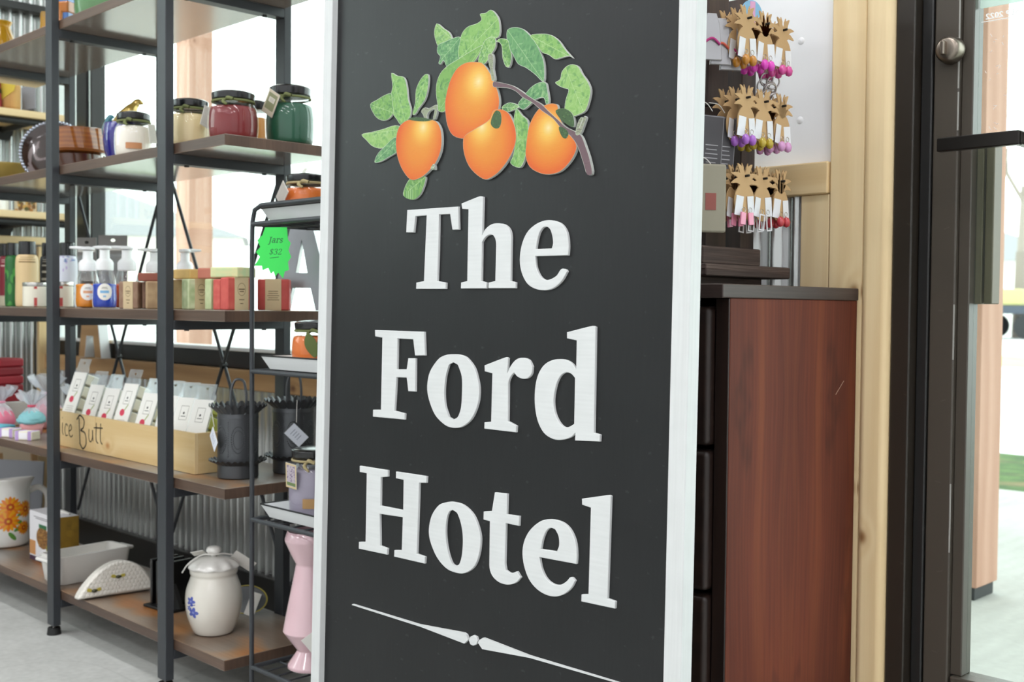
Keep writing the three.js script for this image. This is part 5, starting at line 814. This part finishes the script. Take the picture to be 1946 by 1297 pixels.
{
  const X = -2.045, Z = -1.192, t = thing('lidded_crock', 'cream stoneware crock with scalloped lid and blue flower, price tag on its knob', 'jar', [X, S5, Z], toAisle(X, Z));
  const g = smoothLathe([[0, 0.0005], [0.036, 0.0005], [0.04, 0.004], [0.0525, 0.036], [0.0565, 0.062], [0.055, 0.088], [0.0475, 0.111], [0.0455, 0.118], [0.0475, 0.124], [0.047, 0.134], [0.043, 0.134], [0, 0.13]], 56, 5), P = g.attributes.position, uv = g.attributes.uv;
  for (let i = 0; i < P.count; i++) uv.setY(i, P.getY(i) / 0.14);
  const map = canvasTex(512, 256, (c, w, h) => { c.fillStyle = '#e8e3d8'; c.fillRect(0, 0, w, h); const fl = (x, y, r) => { c.fillStyle = '#5c68b8'; for (let i = 0; i < 5; i++) { c.beginPath(); c.ellipse(x + Math.cos(i * 1.257) * r * 0.6, y + Math.sin(i * 1.257) * r * 0.6, r * 0.5, r * 0.34, i * 1.257, 0, 7); c.fill(); } c.fillStyle = '#8f98d2'; c.beginPath(); c.arc(x, y, r * 0.25, 0, 7); c.fill(); }; fl(182, 122, 17); fl(190, 162, 19); fl(174, 148, 10); c.strokeStyle = '#4a55a0'; c.lineWidth = 3; c.beginPath(); c.moveTo(178, 138); c.lineTo(200, 132); c.stroke(); });
  part(t, 'pot', g, plain('#ffffff', 0.2, { map, clearcoat: 0.5, clearcoatRoughness: 0.1 }));
  const l = smoothLathe([[0.0505, 0.0], [0.051, 0.003], [0.044, 0.011], [0.03, 0.018], [0.012, 0.0215], [0, 0.0215]], 64, 4), LP = l.attributes.position; for (let i = 0; i < LP.count; i++) { const a = Math.atan2(LP.getX(i), LP.getZ(i)), r = Math.hypot(LP.getX(i), LP.getZ(i)); if (r > 0.03) { const k = 1 + 0.03 * Math.cos(a * 10) * (r - 0.03) / 0.02; LP.setX(i, LP.getX(i) * k); LP.setZ(i, LP.getZ(i) * k); LP.setY(i, LP.getY(i) + 0.0015 * Math.cos(a * 10) * (r - 0.03) / 0.02); } } l.computeVertexNormals();
  const lid = part(t, 'lid', l, M.ceramic, [0, 0.1335, 0]);
  part(lid, 'knob', smoothLathe([[0.006, 0.02], [0.006, 0.026], [0.013, 0.029], [0.0155, 0.034], [0.013, 0.04], [0.006, 0.0425], [0, 0.0427]], 32), M.ceramic);
  part(t, 'tag_string', tube([[0.062, 0.125, -0.004], [0.05, 0.143, -0.006], [0.022, 0.1605, -0.008], [0, 0.1615, -0.015], [-0.02, 0.1605, -0.004], [-0.036, 0.156, 0.004]], 0.0016, false, 40, 6), M.paper);
  cardMesh(t, 'price_tag', 0.05, 0.026, M.paper, M.paper, [-0.058, 0.14, 0.012], [-0.4, -0.2, 0.6]);
  cardMesh(t, 'price_tag', 0.026, 0.022, M.paper, M.paper, [0.03, 0.159, 0.018], [-1.0, 0, -0.35]);
}
{
  const t = thing('oval_trivet', 'small grey oval dish with yellow rim and paper tag, behind the cream crock', 'dish', [-2.12, S5, -1.318], 0.6);
  part(t, 'dish', lathe([[0, 0.001], [0.03, 0.001], [0.04, 0.006], [0.037, 0.007], [0, 0.004]], 40).scale(1.15, 1, 0.75).rotateX(1.15).translate(0, 0.028, 0), plain('#5a5c5e', 0.4));
  part(t, 'yellow_rim', new THREE.TorusGeometry(0.04, 0.0016, 8, 48).scale(1.15, 0.75, 1).rotateX(-0.42).translate(0, 0.031, 0.005), plain('#b9a94e', 0.5));
  cardMesh(t, 'price_tag', 0.022, 0.05, M.paper, M.paper, [0.022, 0.027, 0.024], [-0.42, 0.2, -0.2]);
}
// ---- left wall shelves with their goods ----
for (const [y, lab] of [[1.367, 'upper pine plank shelf on black pipe on the left wall'], [1.056, 'lower pine plank shelf on black pipe on the left wall']]) {
  const t = thing('pipe_shelf', lab, 'shelf', [-3.675, y, -1.22], 0, 'pine plank shelves on the left wall');
  part(t, 'plank', bx(-0.12, 0.125, -0.022, 0, -0.35, 0.45, 'z', 0.003), M.pine);
  part(t, 'pipe', rod([0.108, -0.034, -0.34], [0.108, -0.034, 0.44], 0.0105, 14), M.matteBlack);
  for (const z of [-0.22, 0.32]) { const a = part(t, 'pipe_arm', rod([-0.115, -0.034, z], [0.108, -0.034, z], 0.0095, 12), M.matteBlack); part(a, 'pipe_flange', new THREE.CylinderGeometry(0.032, 0.032, 0.008, 20).rotateZ(Math.PI / 2).translate(-0.116, -0.034, z), M.matteBlack); }
}
{
  const b = thing('red_canister', 'dark red canister with a black band on the upper plank shelf', 'canister', [-3.62, 1.367, -1.335]);
  part(b, 'can', lathe([[0, 0.0005], [0.034, 0.0005], [0.036, 0.003], [0.034, 0.05], [0.031, 0.095], [0.028, 0.1], [0, 0.1]], 32), plain('#8a2a34', 0.5)); part(b, 'band', lathe([[0.0345, 0.05], [0.0355, 0.052], [0.034, 0.062], [0.033, 0.064]], 32), M.matteBlack);
  const c = thing('cloth_pouch', 'tan pouch with a yellow printed kerchief on the upper plank shelf', 'pouch', [-3.605, 1.367, -1.395], 0.6);
  part(c, 'pouch', rb(0.052, 0.088, 0.04, 0.014, 4), plain('#c79a5c', 0.8)); part(c, 'kerchief', extrude([[-0.028, 0.088], [0.03, 0.086], [0.024, 0.06], [-0.022, 0.03]], 0.002).translate(0, 0, 0.0195), plain('#d9c04a', 0.8));
  const s = thing('slate_sign', 'small grey slate standing on a black easel on the upper plank shelf', 'sign', [-3.6, 1.367, -1.448], 0.7);
  part(s, 'slate', rb(0.045, 0.08, 0.006, 0.002), plain('#8b8d92', 0.6), [0, 0.01, 0], [-0.25, 0, 0.14]); part(s, 'easel', merge(rb(0.05, 0.008, 0.03, 0.002), rod([0, 0.004, -0.012], [0, 0.075, -0.03], 0.003)), M.matteBlack);
  const j = thing('white_mug', 'white mug with a red corner print on the lower plank shelf', 'mug', [-3.62, 1.056, -1.355]);
  part(j, 'mug', lathe([[0, 0.0005], [0.032, 0.0005], [0.035, 0.004], [0.036, 0.08], [0.033, 0.08], [0.032, 0.008], [0, 0.006]], 36), M.ceramic); part(j, 'handle', new THREE.TorusGeometry(0.02, 0.005, 8, 24).translate(-0.036, 0.042, 0), M.ceramic);
  const p = thing('picture_block', 'small picture block with a harvest still life on the lower plank shelf', 'picture', [-3.59, 1.056, -1.432], 1.0);
  part(p, 'block', new THREE.BoxGeometry(0.062, 0.06, 0.018).translate(0, 0.03, 0), [M.kraft, M.kraft, M.kraft, M.kraft, printed(128, 128, (c, w) => { c.fillStyle = '#cbbfa4'; c.fillRect(0, 0, w, w); for (let i = 0; i < 26; i++) { c.fillStyle = ['#7a5a34', '#b0804a', '#5a5a34', '#c9a25a'][i % 4]; c.beginPath(); c.arc(rr(10, 118), rr(60, 124), rr(6, 16), 0, 7); c.fill(); } }), M.kraft]);
}
for (const [x, z, w, h, col, lab] of [[-3.68, -1.42, 0.2, 0.36, '#b8a890', 'wooden picture frame leaning on the left wall behind the pitcher'], [-3.6, -1.3, 0.16, 0.3, '#b9b3a6', 'second wooden frame with a red flower print leaning in front of the first']]) {
  const t = thing('framed_picture', lab, 'picture', [x, 0.0015, z], Math.PI / 2, 'frames leaning on the left wall');
  const g = extrude([[-w / 2, 0], [w / 2, 0], [w / 2, h], [-w / 2, h]], 0.015, 0.001, [[[-w / 2 + 0.02, 0.02], [-w / 2 + 0.02, h - 0.02], [w / 2 - 0.02, h - 0.02], [w / 2 - 0.02, 0.02]]]);
  part(t, 'frame', g, plain('#8a6a45', 0.6), null, [-0.2, 0, 0]);
  part(t, 'picture', new THREE.BoxGeometry(w - 0.03, h - 0.03, 0.004).translate(0, h / 2, 0.006), printed(64, 128, (c) => { c.fillStyle = col; c.fillRect(0, 0, 64, 128); c.fillStyle = '#7d2a36'; c.beginPath(); c.arc(40, 80, 20, 0, 7); c.fill(); }), null, [-0.2, 0, 0]);
}
solo('grey_card', 'plain grey board standing behind the white pitcher', 'board', rb(0.14, 0.3, 0.006, 0.001), plain('#84858a', 0.7), [-3.42, 0.001, -1.33], [-0.06, 0.78, 0]);
// ---------- chest of drawers and the wooden earring rack on it ----------
{
  const t = thing('chest_of_drawers', 'reddish brown wooden chest of drawers with dark top behind the sign', 'chest', [-1.12, 0, -1.42]);
  const X0 = -0.26, X1 = 0.279, ZB = -0.1585, ZF2 = 0.177;
  part(t, 'side_panel', bx(X1 - 0.018, X1, 0, 0.785, ZB, ZF2, 'y', 0.0015), M.dresserSide);
  part(t, 'side_panel', bx(X0, X0 + 0.018, 0, 0.785, ZB, ZF2, 'y', 0.0015), M.dresserSide);
  part(t, 'back_panel', bx(X0 + 0.018, X1 - 0.018, 0.05, 0.785, ZB, ZB + 0.01, 'y', 0.001), M.dresserDark);
  part(t, 'front_stile', bx(X1 - 0.022, X1 - 0.001, 0, 0.785, ZF2 - 0.01, ZF2 + 0.002, 'y', 0.0015), M.dresserDark);
  part(t, 'front_stile', bx(X0 + 0.001, X0 + 0.022, 0, 0.785, ZF2 - 0.01, ZF2 + 0.002, 'y', 0.0015), M.dresserDark);
  part(t, 'plinth', bx(X0 + 0.018, X1 - 0.018, 0, 0.06, ZF2 - 0.02, ZF2 - 0.008, 'x', 0.001), M.dresserDark);
  part(t, 'top_slab', bx(X0 - 0.01, X1 + 0.002, 0.785, 0.8035, ZB, ZF2 + 0.021, 'z', 0.002, 2), M.dresserTop);
  for (const [a, b] of [[0.59, 0.774], [0.397, 0.583], [0.2, 0.39], [0.07, 0.193]]) {
    const d = part(t, 'drawer', bx(X0 + 0.026, X1 - 0.024, a, b, ZF2 - 0.02, ZF2 + 0.014, 'x', 0.008, 3), M.dresserDark);
    for (const x of [-0.12, 0.12]) part(d, 'drawer_knob', lathe([[0.006, 0], [0.006, 0.008], [0.013, 0.014], [0.011, 0.02], [0, 0.021]], 20).rotateX(Math.PI / 2).translate(x, (a + b) / 2, ZF2 + 0.0135), M.bronze);
  }
  part(t, 'side_nick', rb(0.0006, 0.0012, 0.03, 0.0002, 1).rotateX(0.7).translate(X1 + 0.0001, 0.655, -0.11), plain('#9a7a68', 0.7));
}
const RX = -1.0, RY = 0.8035, RZ = -1.425;
{
  const t = thing('earring_rack', 'dark rustic wooden rack with two uprights standing on the chest of drawers', 'rack', [RX, RY, RZ]);
  part(t, 'foot_board', bx(-0.09, 0.035, 0, 0.014, -0.085, 0.125, 'z', 0.002), M.rustic);
  part(t, 'base_plank', bx(-0.1, 0.065, 0.014, 0.032, -0.118, 0.105, 'z', 0.003), M.rustic);
  part(t, 'block', bx(-0.09, 0.052, 0.032, 0.058, -0.055, 0.095, 'z', 0.003), M.rustic);
  part(t, 'upright', bx(-0.035, 0, 0.032, 0.45, -0.115, -0.076, 'y', 0.002), M.walnut);
  part(t, 'upright', bx(-0.04, 0, 0.058, 0.45, -0.038, 0.015, 'y', 0.002), M.walnut);
  for (const y of [0.376, 0.263, 0.151]) {
    part(t, 'cross_bar', bx(0.0, 0.008, y - 0.012, y + 0.012, -0.1, 0.1, 'z', 0.002), M.walnut);
    for (const z of [0.035, -0.012, -0.06]) part(t, 'peg', rod([0.0, y + 0.004, z], [0.088, y + 0.008, z], 0.0018, 8), M.matteBlack);
  }
}
{ // pineapple earring cards
  const leaf = (x0, y0, x1, y1, w) => { const dx = x1 - x0, dy = y1 - y0, L = Math.hypot(dx, dy), nx = -dy / L, ny = dx / L, b = 0.22 * L * Math.sign(dx || 0.001); return smoothLoop([[x0 - nx * w, y0 - ny * w], [x0 + dx * 0.5 - nx * w * 1.1, y0 + dy * 0.5 - ny * w * 1.1 + Math.abs(b)], [x1, y1], [x0 + dx * 0.5 + nx * w * 1.1, y0 + dy * 0.5 + ny * w * 1.1 + Math.abs(b)], [x0 + nx * w, y0 + ny * w]], 3); };
  const body = []; for (let i = 0; i < 28; i++) { const a = i / 28 * 6.283; body.push([Math.cos(a) * 0.02, -0.025 + Math.sin(a) * 0.026]); }
  const T = 0.0016, geo = merge(extrude(body, T), ...[[-0.027, 0.0], [-0.027, 0.014], [-0.015, 0.029], [0.015, 0.029], [0.027, 0.014], [0.027, 0.0]].map(([x, y]) => extrude(leaf(0, -0.003, x, y, 0.0036), T)), extrude([[-0.0045, -0.006], [0.0045, -0.006], [0.0072, 0.008], [0.006, 0.03], [0.0026, 0.024], [0.0026, 0.0085], [-0.0026, 0.0085], [-0.0026, 0.024], [-0.006, 0.03], [-0.0072, 0.008]], T));
  const tagM = plain('#eef0f4', 0.7), stick = geo;
  const cols = [['#c9872c', '#e23fc0', '#d64a9a'], ['#b06ad0', '#c0a832', '#dca0d2'], ['#ec8fae', '#e8e6ea', '#c8404a']];
  const hooks = [0.035, -0.012, -0.06], ys = [0.376, 0.263, 0.151], rowN = ['top', 'middle', 'bottom'], colN = ['left', 'centre', 'right'], depN = ['front', 'second', 'rear'];
  for (let r = 0; r < 3; r++) for (let c = 0; c < 3; c++) {
    const gm = plain(cols[r][c], 0.3, { clearcoat: 0.5 });
    for (let k = 0; k < 3; k++) {
      const z = RZ + hooks[c] + rr(-0.002, 0.002), x = RX + 0.08 - k * 0.018;
      const t = thing('earring_card', `kraft pineapple card with earrings, ${depN[k]} one on the ${colN[c]} peg of the ${rowN[r]} row`, 'earrings', [x, RY + ys[r] + 0.004 + 0.0035 * (x - RX) / 0.088, z], Math.PI / 2 + rr(-0.1, 0.12) - 0.12, 'pineapple earring cards');
      t.position.y -= 0.0112;
      part(t, 'card', stick, M.kraft);
      for (const s of [-1, 1]) {
        part(t, 'price_tag', new THREE.BoxGeometry(0.0135, 0.028, 0.0006), tagM, [s * 0.0125 + rr(-0.001, 0.001), -0.031 + rr(-0.002, 0.002), T + 0.0011], [0.02, rr(-0.2, 0.2), s * 0.12]);
        const e = part(t, 'earring', r === 2 && c === 1 ? extrude([[-0.006, 0], [0.006, 0], [0.006, -0.024], [-0.006, -0.024]], 0.0014, 0, [[[-0.0042, -0.002], [-0.0042, -0.022], [0.0042, -0.022], [0.0042, -0.002]]]) : r === 2 && c === 0 ? rb(0.0105, 0.018, 0.003, 0.001, 1).translate(0, -0.018, 0) : lathe([[0, 0], [0.004, -0.002], [0.0062, -0.008], [0.0045, -0.014], [0, -0.016]], 12), gm, [s * 0.007, -0.041, T + 0.005], [0, 0, s * 0.1]);
        part(e, 'ear_wire', new THREE.TorusGeometry(0.0035, 0.0005, 5, 14).translate(0, 0.0035, 0), M.chrome);
      }
    }
  }
}
{ // goods hanging on the left upright of the rack
  const gsm = plain('#b4b3b6', 0.35, { metalness: 0.4 }), ribs = ['#c43a86', '#d9604a', '#c43a86'];
  [[0.0735, 0.385, 'nearest the sign'], [0.057, 0.38, 'in the middle'], [0.0395, 0.374, 'nearest the pineapple cards']].forEach(([z, y, where], i) => {
    const t = thing('luggage_tag', `grey luggage tag with coloured strap high on the rack, ${where}`, 'tag', [RX + 0.045 + i * 0.005, RY + y - 0.012, RZ + z], Math.PI / 2 - 0.6, 'grey luggage tags');
    part(t, 'tag', extrude([[-0.012, 0], [-0.007, 0.016], [0.007, 0.016], [0.012, 0], [0.016, -0.05], [-0.016, -0.05]], 0.005, 0.0008), gsm); part(t, 'strap', tube([[-0.012, -0.026, 0.006], [0, -0.02, 0.008], [0.012, -0.028, 0.006]], 0.0018, false, 20), plain(ribs[i], 0.6));
  });
  const slate = printed(128, 192, (c, w, h) => { c.fillStyle = '#4f4d50'; c.fillRect(0, 0, w, h); c.strokeStyle = '#bdbac0'; c.lineWidth = 3; lines(c, 22, w - 24, 110, 5, 16, '#b9b6ba', 3); c.strokeStyle = '#8a888c'; c.lineWidth = 4; c.strokeRect(3, 3, w - 6, h - 6); }), sb = plain('#454346', 0.6);
  [[0.0735, 'nearest the sign'], [0.05, 'next to the pineapple cards']].forEach(([z, where], i) => { const t = thing('verse_card', `dark grey verse card with white lettering on the rack, ${where}`, 'card', [RX + 0.05 + i * 0.005, RY + 0.25, RZ + z], Math.PI / 2 - 0.6, 'dark verse cards'); cardMesh(t, 'card', 0.032, 0.074, slate, sb, [0, -0.043, 0], [0, 0, -0.06], 0.0015); part(t, 'cord', tube([[0, 0, 0], [-0.008, 0.012, -0.004], [-0.02, 0.016, -0.012]], 0.0007, false, 12, 5), M.paper); });
  const t = thing('fabric_pouch', 'long beige fabric pouch hanging low at the left of the rack', 'pouch', [RX + 0.055, RY + 0.17, RZ + 0.078], Math.PI / 2 - 0.6);
  part(t, 'pouch', rb(0.04, 0.098, 0.008, 0.004, 3).translate(0, -0.094, 0), plain('#a09a88', 0.85)); part(t, 'printed_patch', new THREE.BoxGeometry(0.016, 0.024, 0.0006), plain('#9a5a52', 0.8), [-0.004, -0.05, 0.0043]); part(t, 'cord', tube([[0, 0, 0], [-0.01, 0.012, -0.004], [-0.024, 0.016, -0.012]], 0.0008, false, 12, 5), M.paper);
  const d = thing('round_badge', 'round sky blue and pink card peeking over the top row of pineapple cards', 'card', [RX + 0.006, RY + 0.428, RZ - 0.09], Math.PI / 2 - 0.3);
  part(d, 'disc', new THREE.CylinderGeometry(0.02, 0.02, 0.0015, 36).rotateX(Math.PI / 2), plain('#8cc4e6', 0.5)); part(d, 'pink_stripe', rb(0.01, 0.036, 0.001, 0.0003, 1).translate(0.001, -0.018, 0.001), plain('#e6b0d6', 0.5));
  for (const [dz, y, col, lab] of [[-0.035, 0.31, '#c9c6c6', 'string of small silver rings hanging below the top row']]) { const q = thing('ring_string', lab, 'jewellery', [RX + 0.05, RY + y + 0.02, RZ + dz - 0.03]); const gs = []; for (let i = 0; i < 9; i++) gs.push(new THREE.TorusGeometry(0.01, 0.0014, 6, 18).rotateY(0.9).rotateX(0.5 + i * 0.1).translate((i % 3) * 0.006, -0.012 - i * 0.0042, (i % 2) * 0.008)); part(q, 'rings', merge(gs), plain(col, 0.3, { metalness: 0.8 })); part(q, 'cord', rod([0, 0.04, 0], [0, -0.02, 0], 0.0007, 5), M.paper); }
}
scene.traverse((o) => { if (o.isMesh) { o.castShadow = true; o.receiveShadow = true; } });
renderer.render(scene, camera);
